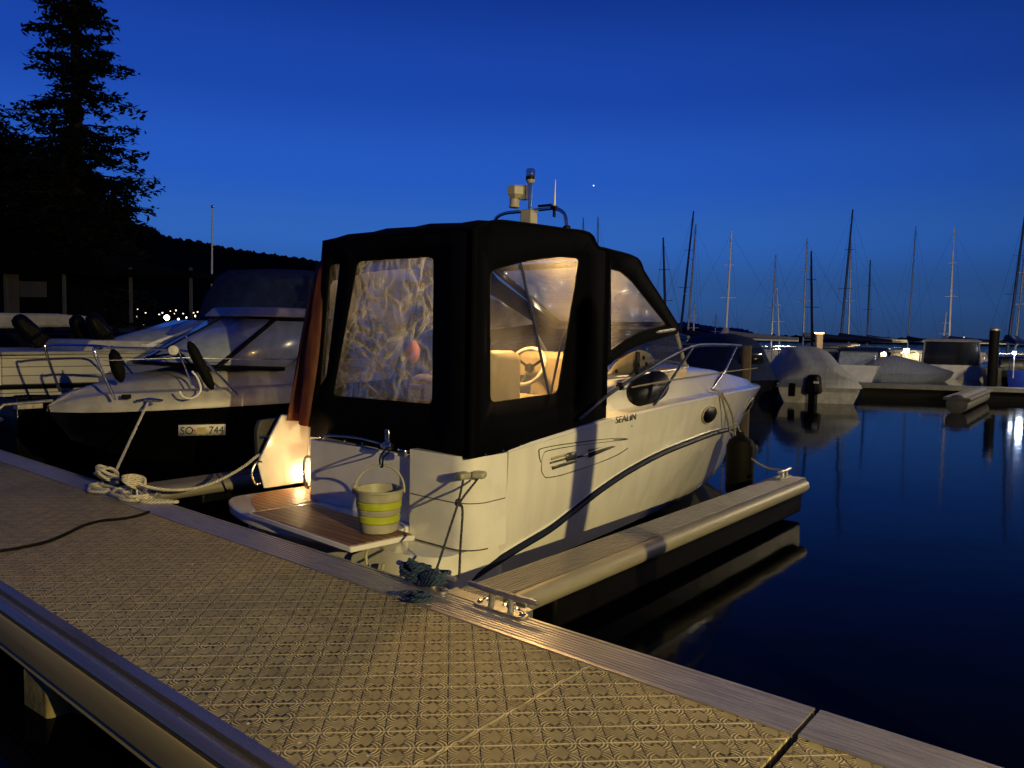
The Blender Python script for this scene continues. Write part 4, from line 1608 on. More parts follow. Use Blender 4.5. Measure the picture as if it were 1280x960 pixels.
# orange bag hanging inside the back window
q = PY(516, 440, 5.0)
t = setp(obj('orange_bag', MB().ball(q, .10, 14, (.8, .6, 1.1)), 'orange', loc=q, angle=0), 'small orange bag hanging inside the crinkled back window of the canopy', 'bag')

# ================================================================== ROPES
def rope(name, strands, r, material, label, group='mooring ropes', loc=None, n=8, smooth=7):
    mb = MB()
    for s in strands:
        mb.tube(spline(s, smooth), r, n)
    return setp(obj(name, mb, material, loc=loc or strands[0][0]), label, 'rope', group)


def coil(c, rx, ry, turns, z0, rise, ph=0, rnd=random.Random(3), jit=.018):
    out = []
    for k in range(int(turns * 9) + 1):
        a = ph + k * 2 * math.pi / 9
        q = 1 + rnd.uniform(-.12, .12)
        out.append(Vector((c.x + rx * q * math.cos(a) + rnd.uniform(-jit, jit), c.y + ry * q * math.sin(a) + rnd.uniform(-jit, jit), z0 + rise * k / (turns * 9) + rnd.uniform(0, .008))))
    return out


# blue rope belayed on the second cleat, two parts up to the fender cleats on the hull
rnd = random.Random(8)
cx_ = C2.x
fig = []
for k in range(5):
    s = 1 if k % 2 == 0 else -1
    zz = .045 + .012 * k
    fig += [Vector((cx_ + s * .02, 3.285 - .05, zz)), Vector((cx_ + s * .15, 3.285 - .06, zz + .03)), Vector((cx_ + s * .17, 3.285 + .05, zz + .035)), Vector((cx_ - s * .0, 3.285 + .055, zz + .01)), Vector((cx_ - s * .13, 3.285 - .02, zz + .07))]
wrap = coil(Vector((cx_ - .05, 3.285, 0)), .05, .055, 4, .05, .09, 0, rnd, .01)
tail = coil(PZ(519, 750, .02), .085, .045, 2, .018, .05, 1, rnd, .03)
fa, fb = PY(579, 600, 4.12), PX(597, 599, -3.80)
knot = PY(573, 628, 3.93)
c1, c2 = Vector((cx_ + .06, 3.31, .08)), PZ(574, 722, .0)
rope('mooring_rope', [fig, wrap, tail], .013, 'ropeb', 'blue rope wound round the pier cleat with a loose heap on the deck', loc=(cx_, 3.285, .01))
kn = []
for k in range(14):
    a = k * 2.4
    kn.append(knot + Vector((.022 * math.cos(a), .016 * math.sin(a), .02 - k * .003)))
rope('mooring_rope', [[fa, fa.lerp(knot, .5), knot], [fb, fb.lerp(knot, .55) + Vector((0, -.01, -.01)), knot + Vector((.01, 0, 0))], kn,
                      [knot, knot.lerp(c1, .5), c1], [knot + Vector((.01, 0, 0)), knot + Vector((.06, -.02, -.05)), (knot + Vector((.08, -.05, -.1))).lerp(c2, .5), c2]],
     .0085, 'roped', 'thin dark knotted rope running from the boat stern corner to the blue cleat', n=6)
# white ropes on the left cleats
rnd = random.Random(21)
la = []
for k in range(30):
    a = k * .72
    la.append(Vector((CL.x + .05 + .10 * math.cos(a), 3.24 + .09 * math.sin(a), .05 + .16 * math.sin(k * .31) ** 2 + .015 * rnd.random())))
lb = coil(PZ(128, 612, .02), .20, .09, 2, .016, .03, 0, rnd, .03)
lc = coil(PZ(164, 621, .02), .26, .10, 4, .016, .05, 2, rnd, .04)
c_l1 = PX(185, 503, -8.95)
ropeA = rope('mooring_rope', [la, lb, lc, [c_l1, c_l1.lerp(Vector((CL.x + .12, 3.26, .12)), .5), Vector((CL.x + .12, 3.26, .12)), Vector((CL.x + .05, 3.25, .12))]], .015, 'ropew',
             'pale rope from the dark hulled boat to a tangled coil at the pier edge', loc=(CL.x, 3.25, .01))
ld = []
for k in range(26):
    a = k * .8
    ld.append(Vector((CL2.x + .02 + .06 * math.cos(a), 3.24 + .10 * math.sin(a), .05 + .15 * abs(math.sin(k * .37)) + .01 * rnd.random())))
le = [PZ(190, 622, .02), PZ(176, 627, .02), PZ(196, 628, .02), PZ(222, 627, .02), PZ(170, 624, .02)]
b_end = PX(325, 568, -6.60)
b0 = Vector((CL2.x + .06, 3.27, .12))
ln = [b0] + [b0.lerp(b_end, k) + Vector((0, 0, -.17 * math.sin(math.pi * k) ** .9)) for k in (.15, .3, .45, .6, .75, .88)] + [b_end, b_end + Vector((-.0, .25, .06))]
rope('mooring_rope', [ld, le, ln], .0145, 'ropew', 'thick white rope sagging from the pier cleat across to the motorboat stern', loc=(CL2.x, 3.25, .01))
# bow line down to the cleat on the finger end
q0, q1 = HU.find(898, 492), Vector((-3.10, 8.72, .09))
if not q0:
    q0 = PX(898, 492, -4.1)
m1 = PX(912, 545, -3.95)
rope('mooring_rope', [[q0 + Vector((-.1, 0, .05)), q0 + Vector((.02, 0, .0)), q0.lerp(m1, .5) + Vector((.03, 0, 0)), m1 + Vector((.03, 0, 0)), m1.lerp(q1, .35) + Vector((0, 0, -.10)), m1.lerp(q1, .7) + Vector((0, 0, -.10)), q1],
                      [q0 + Vector((0, .1, 0)), q0.lerp(m1, .5) + Vector((.03, .15, .02)), m1 + Vector((.04, .08, 0))]], .013, 'ropet', 'tan bow rope from the motorboat foredeck to the cleat at the finger end', n=6)
# dark cable over the deck
cab = [PZ(u, v, .008) for u, v in ((186, 640), (172, 645), (150, 649), (128, 651), (105, 657), (84, 667), (60, 677), (30, 684), (0, 689), (-40, 694))]
rope('deck_cable', [cab], .0135, 'rubber', 'thin black cable lying in a curve across the pier deck', None)

# ================================================================== LEFT BOATS
# dark hulled boat, bow towards the pier
T1 = [(0, 1.32, .66, 1.15, -.25), (2, 1.36, .66, 1.2, -.25), (3.6, 1.34, .66, 1.15, -.24), (4.7, 1.25, .65, 1.0, -.2), (5.5, 1.0, .63, .72, -.12), (6.1, .68, .61, .42, -.02), (6.5, .36, .60, .18, .1), (6.75, .03, .60, .02, .25)]
L1X, L1Y = -9.82, 10.15
H1 = Hull(L1X, T1, L1Y, -1, rake=.7, rake_from=.5, keel=-.9, flare=.05)
b1 = thing('motorboat', 'dark hulled motorboat with white deck and blue tinted windscreen, bow pointing at the pier', 'motorboat', (L1X, 6.8, WL), 'boats moored along the pier')
obj('hull', H1.mesh(), 'hullblk', b1, angle=40)
secs = []
for t in [0, .5, 1, 2, 2.8, 3.2, 3.6, 4.0, 4.4, 4.8, 5.1, 5.4, 5.7, 6.0, 6.25, 6.5, 6.65, 6.74]:
    hb, zs, hc, zc = H1.at(t)
    k = min(1, hb / .5)
    up = .17 * k + .04
    ct = interp([(0, .12), (2.6, .12), (3.4, .34), (4.4, .26), (5.6, .14), (6.75, .02)], t)[0]
    pr = [(hb + .012, zs), (hb + .012, zs + .03), (hb - .035, zs + up - .02), (hb - .06, zs + up), (hb - .18, zs + up + .01), (hb - .30, zs + up + .015), (hb - .40, zs + up + ct * .8), ((hb - .5), zs + up + ct), ((hb - .5) * .5, zs + up + ct * 1.1), (0, zs + up + ct * 1.13)]
    pr = [(max(d, .003 * (10 - i)), z) for i, (d, z) in enumerate(pr)]
    secs.append([Vector((L1X + d, L1Y - t, z)) for d, z in pr] + [Vector((L1X - d, L1Y - t, z)) for d, z in pr[-2::-1]])
mb = MB().loft(secs)
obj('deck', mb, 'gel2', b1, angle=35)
# hatch on the foredeck
p = PZ(222, 476, 1.02)
hh = obj('deck_hatch', MB().box((L1X + .25, 5.15, 1.02), (.75, .62, .06)), 'skyboat', b1, bevel=.02)
# windscreen and roof
s1 = [PX(272, 466, -8.95), PX(345, 399, -8.98), PX(398, 399, -8.98), PX(376, 466, -8.95)]
y_b, y_t = s1[0].y, s1[1].y
wsb = [(-8.85, y_b + .9, 1.08), (-8.95, y_b, 1.12), (-9.4, y_b - .45, 1.15), (L1X, y_b - .55, 1.16)]
wst = [(-8.95, y_t + 1.0, s1[1].z), (-9.0, y_t, s1[1].z), (-9.4, y_t - .2, s1[1].z + .02), (L1X, y_t - .25, s1[1].z + .03)]
def mirL(l): return [Vector(p) for p in l] + [Vector((2 * L1X - p[0], p[1], p[2])) for p in l[-2::-1]]
A, B = mirL(wsb), mirL(wst)
ws1 = obj('windscreen', MB().loft([A, B]), 'bluescreen', b1, angle=20, solid=.01)
obj('frame', MB().tube(A, .028, 8), 'black', ws1)
obj('frame', MB().tube(B, .028, 8), 'black', ws1)
for i in (1, 3, 5):
    obj('pillar', MB().tube([A[i], B[i]], .03 if i != 3 else .02, 8), 'black', ws1)
wa = A[2].lerp(B[2], .10)
obj('wiper', MB().tube([A[2].lerp(A[1], .5) + Vector((.03, -.04, .03)), A[2].lerp(B[2], .2) + Vector((.04, -.05, .02)), A[3].lerp(B[3], .10) + Vector((0, -.05, 0))], .012, 6), 'black', ws1)
mb = MB()
zt = s1[1].z + .03
prism(mb, [(-8.90, y_t - .05), (-8.86, y_t + 2.6), (2 * L1X + 8.86, y_t + 2.6), (2 * L1X + 8.90, y_t - .05), (L1X - .5, y_t - .30), (L1X + .5, y_t - .30)], zt, zt + .13, .12)
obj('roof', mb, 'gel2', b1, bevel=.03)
mb = MB().box((L1X, y_t + 1.3, zt - .30), (1.7, 2.3, .56), 0, .97)
obj('cabin', mb, 'black', b1, bevel=.04)
# rails
def rail1(pts, xs):
    return [PX(u, v, x) for (u, v), x in zip(pts, xs)]
r_st = rail1([(144, 500), (118, 441), (124, 436), (140, 434.5), (217, 437.5), (240, 441), (254, 450), (297, 493)], [-9.02, -9.1, -9.1, -9.06, -8.78, -8.7, -8.66, -8.52])
obj('bow_rail', MB().tube(spline(r_st, 4), .016, 8), 'steel', b1)
r_pt = [Vector((2 * L1X - p.x, p.y, p.z)) for p in r_st]
obj('bow_rail', MB().tube(spline(r_pt, 4), .016, 8), 'steel', b1)
w_ = [PX(122, 451, -9.1), PX(230, 447, -8.75), PX(300, 449, -8.5), PX(372, 449, -8.4)]
obj('guard_wire', MB().tube(w_, .006, 6), 'steel', b1)
obj('rail_stanchion', MB().tube([PX(224, 440, -8.75), PX(240, 482, -8.72)], .010, 6), 'steel', b1)
p = PX(217, 438, -8.74)
obj('round_light', MB().lathe([(.055, -.02), (.06, 0), (.055, .02), (0, .03)], p, 16, (.8, -.6, 0)), 'plate', b1)
lbq = [PX(u, v, -8.60) for u, v in ((224, 489), (229, 496), (238, 498), (247, 494), (251, 486), (247, 473), (240, 464))]
obj('boarding_hoop', MB().tube(spline(lbq, 5), .012, 8), 'white', b1)
p = PX(187, 503, -8.93)
mb = MB().tube([p + Vector((-.06, -.13, .02)), p + Vector((0, 0, .045)), p + Vector((.06, .13, .02))], .014, 8)
mb.box(p, (.05, .07, .06), R(-30))
obj('deck_cleat', mb, 'steel', b1)
p = PX(158, 498, -9.05)
obj('fairlead', MB().box(p + Vector((0, 0, .02)), (.05, .10, .05), R(-30)), 'black', b1, bevel=.01)
# bow roller and anchor
mb = MB()
a = PX(30, 508, -9.75)
mb.box(a + Vector((-.02, .05, 0)), (.13, .26, .06))
mb.tube([a + Vector((.0, .3, .05)), a + Vector((0, -.2, .03)), a + Vector((0, -.36, -.12))], .022, 8)
obj('bow_roller', mb, 'galv', b1, bevel=.006)
p = a + Vector((0, -.36, -.12))
mb = MB()
mb.add([p + Vector(v) for v in ((0, -.04, -.10), (-.14, .10, .02), (0, .02, .06), (.14, .10, .02), (0, .16, -.02))], [(0, 3, 2), (0, 2, 1), (1, 2, 4), (2, 3, 4), (0, 1, 4), (0, 4, 3)])
obj('anchor', mb, 'galv', b1)
# registration plate
a, b, c = H1.find(222.5, 544.5), H1.find(281, 543), H1.find(222.5, 531)
if a and b and c:
    a, b, c = [p + Vector((.035, -.012, 0)) for p in (a, b, c)]
    d = b + (c - a)
    pl_ = obj('registration_plate', MB().add([a, b, d, c], [(0, 1, 2, 3)]), 'plate', b1, solid=.008, angle=0)
    ex = (b - a)
    ww = ex.length
    ex.normalize()
    nz = ex.cross((c - a).normalized()).normalized()
    ey = nz.cross(ex)
    hgt = (c - a).length

    def lay(fx, fy):
        m4 = Matrix((ex, ey, nz)).transposed().to_4x4()
        m4.translation = a + ex * ww * fx + ey * hgt * fy + nz * .006
        return m4
    text('letters', 'SO', hgt * .98, lay(.03, .16), 'ink', pl_, squash=.80)
    text('numerals', '744', hgt * .98, lay(.63, .16), 'ink', pl_, squash=.80)
    mb = MB()
    for dx_, dy_, w_2, h_2 in ((.315, .38, .018, .25), (.298, .45, .052, .10)):
        o_ = lay(dx_, dy_)
        q = [o_ @ Vector(v) for v in ((0, 0, 0), (ww * w_2, 0, 0), (ww * w_2, hgt * h_2, 0), (0, hgt * h_2, 0))]
        mb.add([p + nz * .001 * (w_2 > .03) for p in q], [(0, 1, 2, 3)])
    obj('emblem', mb, 'red', pl_)
    o_ = lay(.38, .12)
    obj('sticker', MB().add([o_ @ Vector(v) for v in ((0, 0, 0), (ww * .19, 0, 0), (ww * .19, hgt * .66, 0), (0, hgt * .66, 0))], [(0, 1, 2, 3)]), 'yellowplate', pl_)


def fender(pa, pb, r, label, mat_='rubber'):
    t = thing('fender', label, 'fender', pb, 'fenders on the boats')
    d = (pb - pa)
    L = d.length
    obj('body', MB().lathe([(.02, 0), (r * .75, .05), (r, .13), (r * .98, L - .14), (r * .7, L - .05), (.02, L)], pa, 16, d), mat_, t)
    obj('eye', MB().tube([pa - d * .12, pa], .012, 6), 'steel', t)


fender(PX(236, 427, -8.72), PX(266, 487, -8.58), .062, 'slim black fender leaning on the bow rail beside the blue windscreen')
fender(PX(141, 437, -9.3), PX(152, 478, -9.25), .075, 'black fender hanging inside the bow rail beside the pale planked boat')

# planked white boat beyond it
b2 = thing('motorboat', 'pale planked motorboat with dark blue sprayhood moored behind the dark hulled boat', 'motorboat', (-13.9, 8, WL), 'boats moored along the pier')
x2 = -12.75
A_, B_ = PX(5, 487, x2), PX(5, 450, x2)
y2 = A_.y
zb, zt2 = A_.z, PX(60, 443, x2).z
mb = MB()
secs = []
for y, k, dz in ((y2, .80, .0), (y2 + .04, .86, .0), (y2 + 1.2, 1, .0), (y2 + 4, 1, .02), (y2 + 7, .96, .03)):
    h_ = 1.2 * k
    secs.append([Vector((-13.95 + 1.2 * (1 if k == 1 else k), y, zt2 + dz)), Vector((-13.95 + h_ * .99, y, (zb + zt2) / 2)), Vector((-13.95 + h_ * .97, y, zb - .12)), Vector((-13.95 - h_ * .97, y, zb - .12)), Vector((-13.95 - h_, y, zt2 + dz))])
mb.loft(secs)
mb.f.append(tuple(range(5)))
mb.f.append(tuple(range(24, 19, -1)))
obj('hull', mb, 'planked', b2, angle=40)
obj('hull_bottom', MB().box((-13.95, y2 + 3.6, (zb - .1 - .7) / 2), (2.2, 6.9, zb + .6), 0), 'hullblk', b2, bevel=.05)
obj('rub_strake', MB().tube([Vector((x2 + .01 - .18, y2 - .01, zb + .02)), Vector((x2 + .02, y2 + 1.2, zb + .02)), Vector((x2 + .02, y2 + 4, zb + .02)), Vector((x2 - .04, y2 + 7, zb + .02))], .035, 8), 'black', b2)
mb = MB()
mb.box((-13.95, y2 + 3.5, zt2 + .02), (2.46, 7.06, .05))
mb.box((-13.95, y2 + 3.7, zt2 + .12), (1.8, 5.0, .18), 0, .95)
obj('deck', mb, 'gel2', b2, bevel=.02)
obj('corner_trim', MB().box((x2 - .20, y2 - .01, (zb + zt2) / 2), (.06, .05, zt2 - zb)), 'white', b2)
# windscreen, sloping from the foredeck up to the sprayhood
xs = -13.05
wa_, wb_, wc_, wd_ = PX(182, 432, xs), PX(268, 401, xs), PX(338, 401, xs), PX(330, 434, xs)
mb = MB()
xm = -14.5
mb.loft([[wd_, wa_, Vector((-13.5, wa_.y - .5, wa_.z)), Vector((xm + .45, wa_.y - .5, wa_.z)), Vector((xm, wa_.y, wa_.z)), Vector((xm, wd_.y, wd_.z))],
         [wc_, wb_, Vector((-13.5, wb_.y - .25, wb_.z)), Vector((xm + .45, wb_.y - .25, wb_.z)), Vector((xm, wb_.y, wb_.z)), Vector((xm, wc_.y, wc_.z))]])
w2 = obj('windscreen', mb, 'bluescreen', b2, solid=.01, angle=20)
obj('frame', MB().tube([wd_, wa_, Vector((-13.5, wa_.y - .5, wa_.z))], .03, 8), 'white', w2)
obj('frame', MB().tube([wa_, wb_, wc_], .025, 8), 'white', w2)
hood = [PX(u, v, xs) for u, v in ((262, 402), (270, 385), (288, 356), (300, 349), (330, 346), (372, 347), (420, 352), (440, 402))]
hood = [p + Vector((0, .55, 0)) for p in hood]
secs = []
for k in range(11):
    a = k / 10
    sgn = math.sin(math.pi * a)
    secs.append([Vector((xs + (xm - xs) * a, p.y - (.30 * sgn if i < 4 else 0), p.z + .22 * sgn ** .6 * (p.z > hood[0].z + .2))) for i, p in enumerate(hood)])
obj('sprayhood', MB().loft(secs, closed=True, cap=True), 'navy2', b2, angle=50)
p = PX(268, 416, xs + .02)
obj('cabin_light', MB().ball(p, .03, 8), 'lamp_town', b2)

# long white hull beyond with tilted outboards
b3 = thing('motorboat', 'long white boat with two tilted black outboard motors lying behind the pale planked boat', 'motorboat', (-19, 8, WL), 'boats moored along the pier')
x3 = -18.2
pr = [PX(u, v, x3) for u, v in ((-60, 391), (0, 391), (72, 392), (90, 394), (104, 394.5), (118, 397), (128, 403), (131, 408.5), (60, 409), (-60, 412))]
vs = [p for p in pr] + [p + Vector((-2.2, .3, 0)) for p in pr]
k = len(pr)
mb = MB().add(vs, [tuple(range(k)), tuple(range(2 * k - 1, k - 1, -1))] + [(i, i + k, (i + 1) % k + k, (i + 1) % k) for i in range(k)])
obj('topsides', mb, 'gel2', b3, bevel=.08)
a, b = PX(-60, 411, x3), PX(131, 409, x3)
mb = MB().box(((x3 - 1.1), (a.y + b.y) / 2, (a.z + WL) / 2 - .1), (2.2, b.y - a.y, a.z - WL + .1))
obj('hull', mb, 'hullblk', b3, bevel=.05)
for (u0, v0, u1, v1, w) in ((-2, 405, 12, 404, 0), (20, 401, 60, 440, 1), (88, 402, 118, 440, 1), (110, 400, 150, 448, 2)):
    if w == 0:
        continue
    xo = -14.9 if w == 1 else -13.9
    ca, cb = PX(u0 + 12, v0 + 8, xo), PX(u1 - 8, v1 - 10, xo)
    d = (cb - ca).normalized()
    rm = Vector((0, 0, 1)).rotation_difference(-d).to_matrix()
    mb = MB().box(ca, (.28, .34, .50), rot=rm, taper=.72)
    m_ = obj('outboard_motor', mb, 'black', b3, bevel=.11)
    mb = MB().box(ca.lerp(cb, .55), (.15, .24, (cb - ca).length), rot=rm)
    mb.box(cb, (.06, .34, .22), rot=rm)
    obj('outboard_leg', mb, 'black', m_, bevel=.02)
    mb = MB().ball(cb + d * .1, .05, 8)
    for q in range(3):
        mb.box(cb + d * .1 + rm @ Vector((.12 * math.cos(q * 2.1), .12 * math.sin(q * 2.1), 0)), (.14, .08, .02), rot=rm @ Matrix.Rotation(q * 2.1, 3, 'Z'))
    obj('propeller', mb, 'galv', m_)

# ================================================================== RIGHT MARINA
def frame_at(u, v, z=WL):
    """a point on the water seen at that pixel, with the axes right, away"""
    p = PZ(u, v, z)
    d = Vector((p.x, p.y, 0)).normalized()
    return p, Vector((d.y, -d.x, 0)), d


def local(p, rx, dy, turn=0):
    c, s = math.cos(turn), math.sin(turn)
    ex, ey = rx * c + dy * s, -rx * s + dy * c
    return lambda a, b, z: p + ex * a + ey * b + Vector((0, 0, z))


def simple_hull(mb, Lf, length, beam, free, bow=1, n=9):
    """hull with a transom at b=0 and the bow at b=length"""
    secs = []
    for i in range(n + 1):
        t = i / n
        w = beam / 2 * (1 - max(0, (t - .35) / .65) ** 2.3) if t < 1 else .01
        f = free * (1 + .25 * t * t)
        rk = .12 * length * t * t
        b = length * t
        secs.append([Lf(-w, b, f), Lf(-w * .92, b - rk * .3, f * .45), Lf(-w * .8, b - rk, -.05), Lf(0, b - rk, -.3), Lf(w * .8, b - rk, -.05), Lf(w * .92, b - rk * .3, f * .45), Lf(w, b, f)])
    mb.loft(secs)
    mb.f.append(tuple(range(len(mb.v) - 7 * (n + 1), len(mb.v) - 7 * n)))
    # deck
    o = len(mb.v)
    for s in secs:
        mb.v += [tuple(s[0]), tuple(s[6])]
    for i in range(n):
        mb.f.append((o + 2 * i, o + 2 * i + 1, o + 2 * i + 3, o + 2 * i + 2))
    return mb


# grey tarpaulin boat with outboard, stern towards us
p, rx, dy = frame_at(1023, 504)
Lf = local(p, rx, dy, R(14))
t = thing('covered_boat', 'white boat under a creased grey tarpaulin with a black outboard motor on its stern', 'boat', p, 'boats under tarpaulins')
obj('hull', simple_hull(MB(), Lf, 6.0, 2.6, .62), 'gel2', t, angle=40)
secs = []
rnd = random.Random(2)
for b, w, ze, zr in ((-.06, 1.30, .62, .95), (.0, 1.34, .60, 1.15), (.5, 1.37, .62, 1.36), (1.2, 1.38, .64, 1.60), (1.5, 1.38, .66, 1.74), (2.6, 1.37, .68, 1.78), (3.6, 1.2, .72, 1.6), (4.8, .8, .78, 1.2), (5.9, .12, .86, .95)):
    row = []
    for k in range(15):
        a = k / 14 * 2 - 1
        z = ze + (zr - ze) * min(1, (1 - abs(a)) / .62 + .0) ** .92 + rnd.uniform(-.014, .014) - .03 * math.cos(a * 12 + b)
        row.append(Lf(a * w, b, z if abs(a) < 1 else ze - .12))
    secs.append(row)
obj('tarpaulin', MB().loft(secs, cap=True), 'tarp', t, angle=0)
mb = MB()
c = Lf(-.25, -.32, .62)
ang_ = math.atan2(rx.y, rx.x) - R(14)
mb.box(c, (.46, .60, .62), ang_, .78)
m_ = obj('outboard_motor', mb, 'black', t, bevel=.10)
mb = MB().box(Lf(-.25, -.28, .0), (.22, .30, .9), ang_)
mb.box(Lf(-.25, -.34, -.28), (.05, .5, .12), ang_)
obj('outboard_leg', mb, 'black', m_, bevel=.03)
obj('badge', MB().box(Lf(-.25, -.622, .70), (.16, .012, .07), ang_), 'white', m_)
obj('swim_ladder', MB().box(Lf(-.85, -.09, .42), (.20, .08, .42), ang_), 'black', t, bevel=.02)

# dark blue canopy boat between it and our bow
p, rx, dy = frame_at(938, 503)
Lf = local(p, rx, dy, R(40))
t = thing('covered_boat', 'motorboat wholly under a dark navy canopy just beyond the white bow', 'boat', p, 'boats under tarpaulins')
obj('hull', simple_hull(MB(), Lf, 6.5, 2.5, .7), 'hullblk', t, angle=40)
secs = []
for b, w, ze, zr in ((0, 1.05, .66, 1.5), (.3, 1.2, .68, 2.05), (1.2, 1.24, .7, 2.2), (2.6, 1.24, .72, 2.15), (3.4, 1.2, .75, 1.65), (4.8, .9, .8, 1.2), (6.3, .12, .9, 1.0)):
    secs.append([Lf(k / 10 * 2 * w - w, b, ze + (zr - ze) * (1 - abs(k / 10 * 2 - 1) ** 2.6)) for k in range(11)])
obj('canopy', MB().loft(secs, cap=True), 'navy2', t, angle=0)
q = [Lf(-.45, .04, 1.75), Lf(.45, .04, 1.75), Lf(.5, -.0, 1.25), Lf(-.5, -.0, 1.25)]
obj('window', sheet(roundpoly([x - dy * .05 for x in q], .08)), 'glassd', t, solid=.01)
lp_ = Lf(-.95, -.1, 1.25)

# wooden pole before it
p = PD(931.5, 487, 15.5)
t = pile('mooring_pile', p.x, p.y, .10, PD(931.5, 432, 15.5).z, 'slim brown wooden mooring pole right behind the motorboat bow', 'mooring piles', cap=False)


def sailboat(u, v, d, length, mast_top, label, material='gel2', turn=0, mast='white', boom=True, cover='navy2', base_uv=None, thin=1.0, cone=False):
    """a yacht on the water at distance d whose mast runs from its deck up to the given pixel"""
    g = PD(u, v, d)
    p = Vector((g.x, g.y, WL))
    dd = Vector((p.x, p.y, 0)).normalized()
    rx = Vector((dd.y, -dd.x, 0))
    Lf = local(p, rx, dd, turn)
    p = p + (p - Lf(0, length * .55, 0))
    Lf = local(p, rx, dd, turn)
    t = thing('sailing_yacht', label, 'sailboat', p, 'yachts at the far pontoons')
    obj('hull', simple_hull(MB(), Lf, length, length * .32, .85), material, t, angle=40)
    mb = MB()
    secs = []
    for b, w, z in ((length * .22, .6, .95), (length * .24, .75, 1.35), (length * .55, .6, 1.3), (length * .72, .25, 1.0)):
        secs.append([Lf(-w, b, .85), Lf(-w * .85, b, z), Lf(w * .85, b, z), Lf(w, b, .85)])
    mb.loft(secs, cap=True)
    cb = obj('cabin', mb, material, t, bevel=.06)
    obj('cabin_window', MB().loft([[Lf(-.58, length * .27, 1.2), Lf(-.58, length * .5, 1.2)], [Lf(-.68, length * .27, 1.03), Lf(-.66, length * .5, 1.03)]]), 'glassd', cb, solid=.04)
    foot = Lf(0, length * .55, 1.25)
    topq = PD(*mast_top, (foot - CP).dot(FW) + .1)
    ms = obj('mast', MB().tube([foot, foot.lerp(topq, .6), topq], [.075 * thin, .07 * thin, .045 * thin], 8), mast, t)
    for k in (.45, .72):
        c = foot.lerp(topq, k)
        obj('spreader', MB().tube([c - rx * .55 * (1.2 - k), c + rx * .55 * (1.2 - k)], .018, 6), mast, ms)
    mb = MB()
    for q in (Lf(-length * .15, length * .5, .9), Lf(length * .15, length * .5, .9), Lf(0, length * .98, 1.0), Lf(0, .05, .9)):
        mb.tube([q, topq - Vector((0, 0, .15))], .0045, 4)
    obj('rigging', mb, 'black', t)
    if boom:
        a, b = foot + Vector((0, 0, .75)), Lf(0, length * .06, 1.95)
        obj('boom', MB().tube([a, b], .05, 8), mast, t)
        obj('sail_cover', MB().tube([a + Vector((0, 0, .30)), a.lerp(b, .3) + Vector((0, 0, .20)), b + Vector((0, 0, .10))], [.17, .15, .07], 10), cover, t)
    if cone:
        obj('sail_foot', MB().lathe([(.75, -.1), (.45, .25), (.1, .75)], foot + Vector((0, 0, .6)), 12), 'gel2', t)
    mb = MB()
    for a in (-.7, .7):
        for b in (.2, .8):
            mb.tube([Lf(a * (1 if b < .5 else .45), length * b, .9), Lf(a * (1 if b < .5 else .45), length * b, 1.5)], .02, 6)
        mb.tube([Lf(a, length * .2, 1.5), Lf(a * .45, length * .8, 1.55)], .015, 6)
    mb.tube([Lf(-.7, length * .2, 1.5), Lf(.7, length * .2, 1.5)], .02, 6)
    obj('pushpit', mb, 'steel', t)
    return t, Lf


SB = [
    (833, 440, 40, 7, (829, 297), 'yacht with a dark mast just right of the canopy front', 'hullblk', .3, 'chrome_dark'),
    (848, 440, 46, 8, (867, 264), 'yacht with a dark tall mast leaning right, second from the canopy front', 'hullblk', -.4, 'chrome_dark'),
    (858, 441, 44, 8, (870, 280), 'pale yacht with a thin grey mast beside the dark leaning mast', 'gel2', .9, 'galv'),
    (906, 440, 42, 8, (914.5, 289), 'white yacht with bright mast rising from a white cone of cloth', 'gel2', 1.2, 'white'),
    (963, 442, 52, 8, (970, 318), 'yacht with a very thin pale mast left of the lit pedestal', 'gel2', -.8, 'galv'),
    (974, 442, 58, 7, (971, 360), 'small yacht with a short pale mast beside the very thin mast', 'gel2', .4, 'white'),
    (1003, 446, 48, 8, (1009, 298), 'yacht with a light grey mast left of the black mast', 'gel2', 1.9, 'galv'),
    (1015, 446, 44, 8, (1014, 314), 'yacht with a black upright mast behind the grey tarpaulin boat', 'hullblk', 2.2, 'black'),
    (1049, 446, 46, 9, (1066, 262), 'yacht with the tallest dark mast leaning right behind the grey tarpaulin boat', 'hullblk', 2.4, 'chrome_dark'),
    (1060, 444, 55, 8, (1064, 300), 'pale yacht with furled dark sail, right of the tallest dark mast', 'gel2', 1.2, 'galv'),
    (1083, 443, 62, 7, (1088, 325), 'dark yacht with a short dark mast between the tarpaulin boats', 'hullblk', 1.6, 'chrome_dark'),
    (1134, 440, 66, 8, (1145, 283), 'yacht with a faint mast behind the brightly lit boat', 'hullblk', .6, 'galv'),
    (1178, 440, 60, 7, (1183, 390), 'small yacht with a short pale mast behind the white cabin boat', 'gel2', .8, 'white'),
    (1186, 441, 56, 9, (1193, 285), 'yacht with a tall bright mast behind the white cabin boat', 'gel2', 1.1, 'white'),
    (1258, 448, 40, 8, (1281, 270), 'yacht with a dark thick mast at the right edge beside the big pile', 'hullblk', .1, 'chrome_dark'),
    (1268, 448, 44, 8, (1283, 300), 'yacht with a silvery mast at the right edge of the picture', 'skyboat', .12, 'galv'),
    (866, 443, 60, 6, (868, 380), 'small yacht with a short white mast behind the bow rail', 'gel2', .5, 'white'),
    (893, 441, 70, 6, (895, 392), 'tiny far yacht with the shortest mast before the blue mountain', 'gel2', .5, 'galv'),
    (729, 440, 60, 8, (729, 272), 'yacht hidden by the canopy except its mast tip, left one of two', 'hullblk', .5, 'galv'),
    (747, 440, 58, 8, (747.5, 271), 'yacht hidden by the canopy except its mast tip, right one of two', 'hullblk', .5, 'galv'),
]
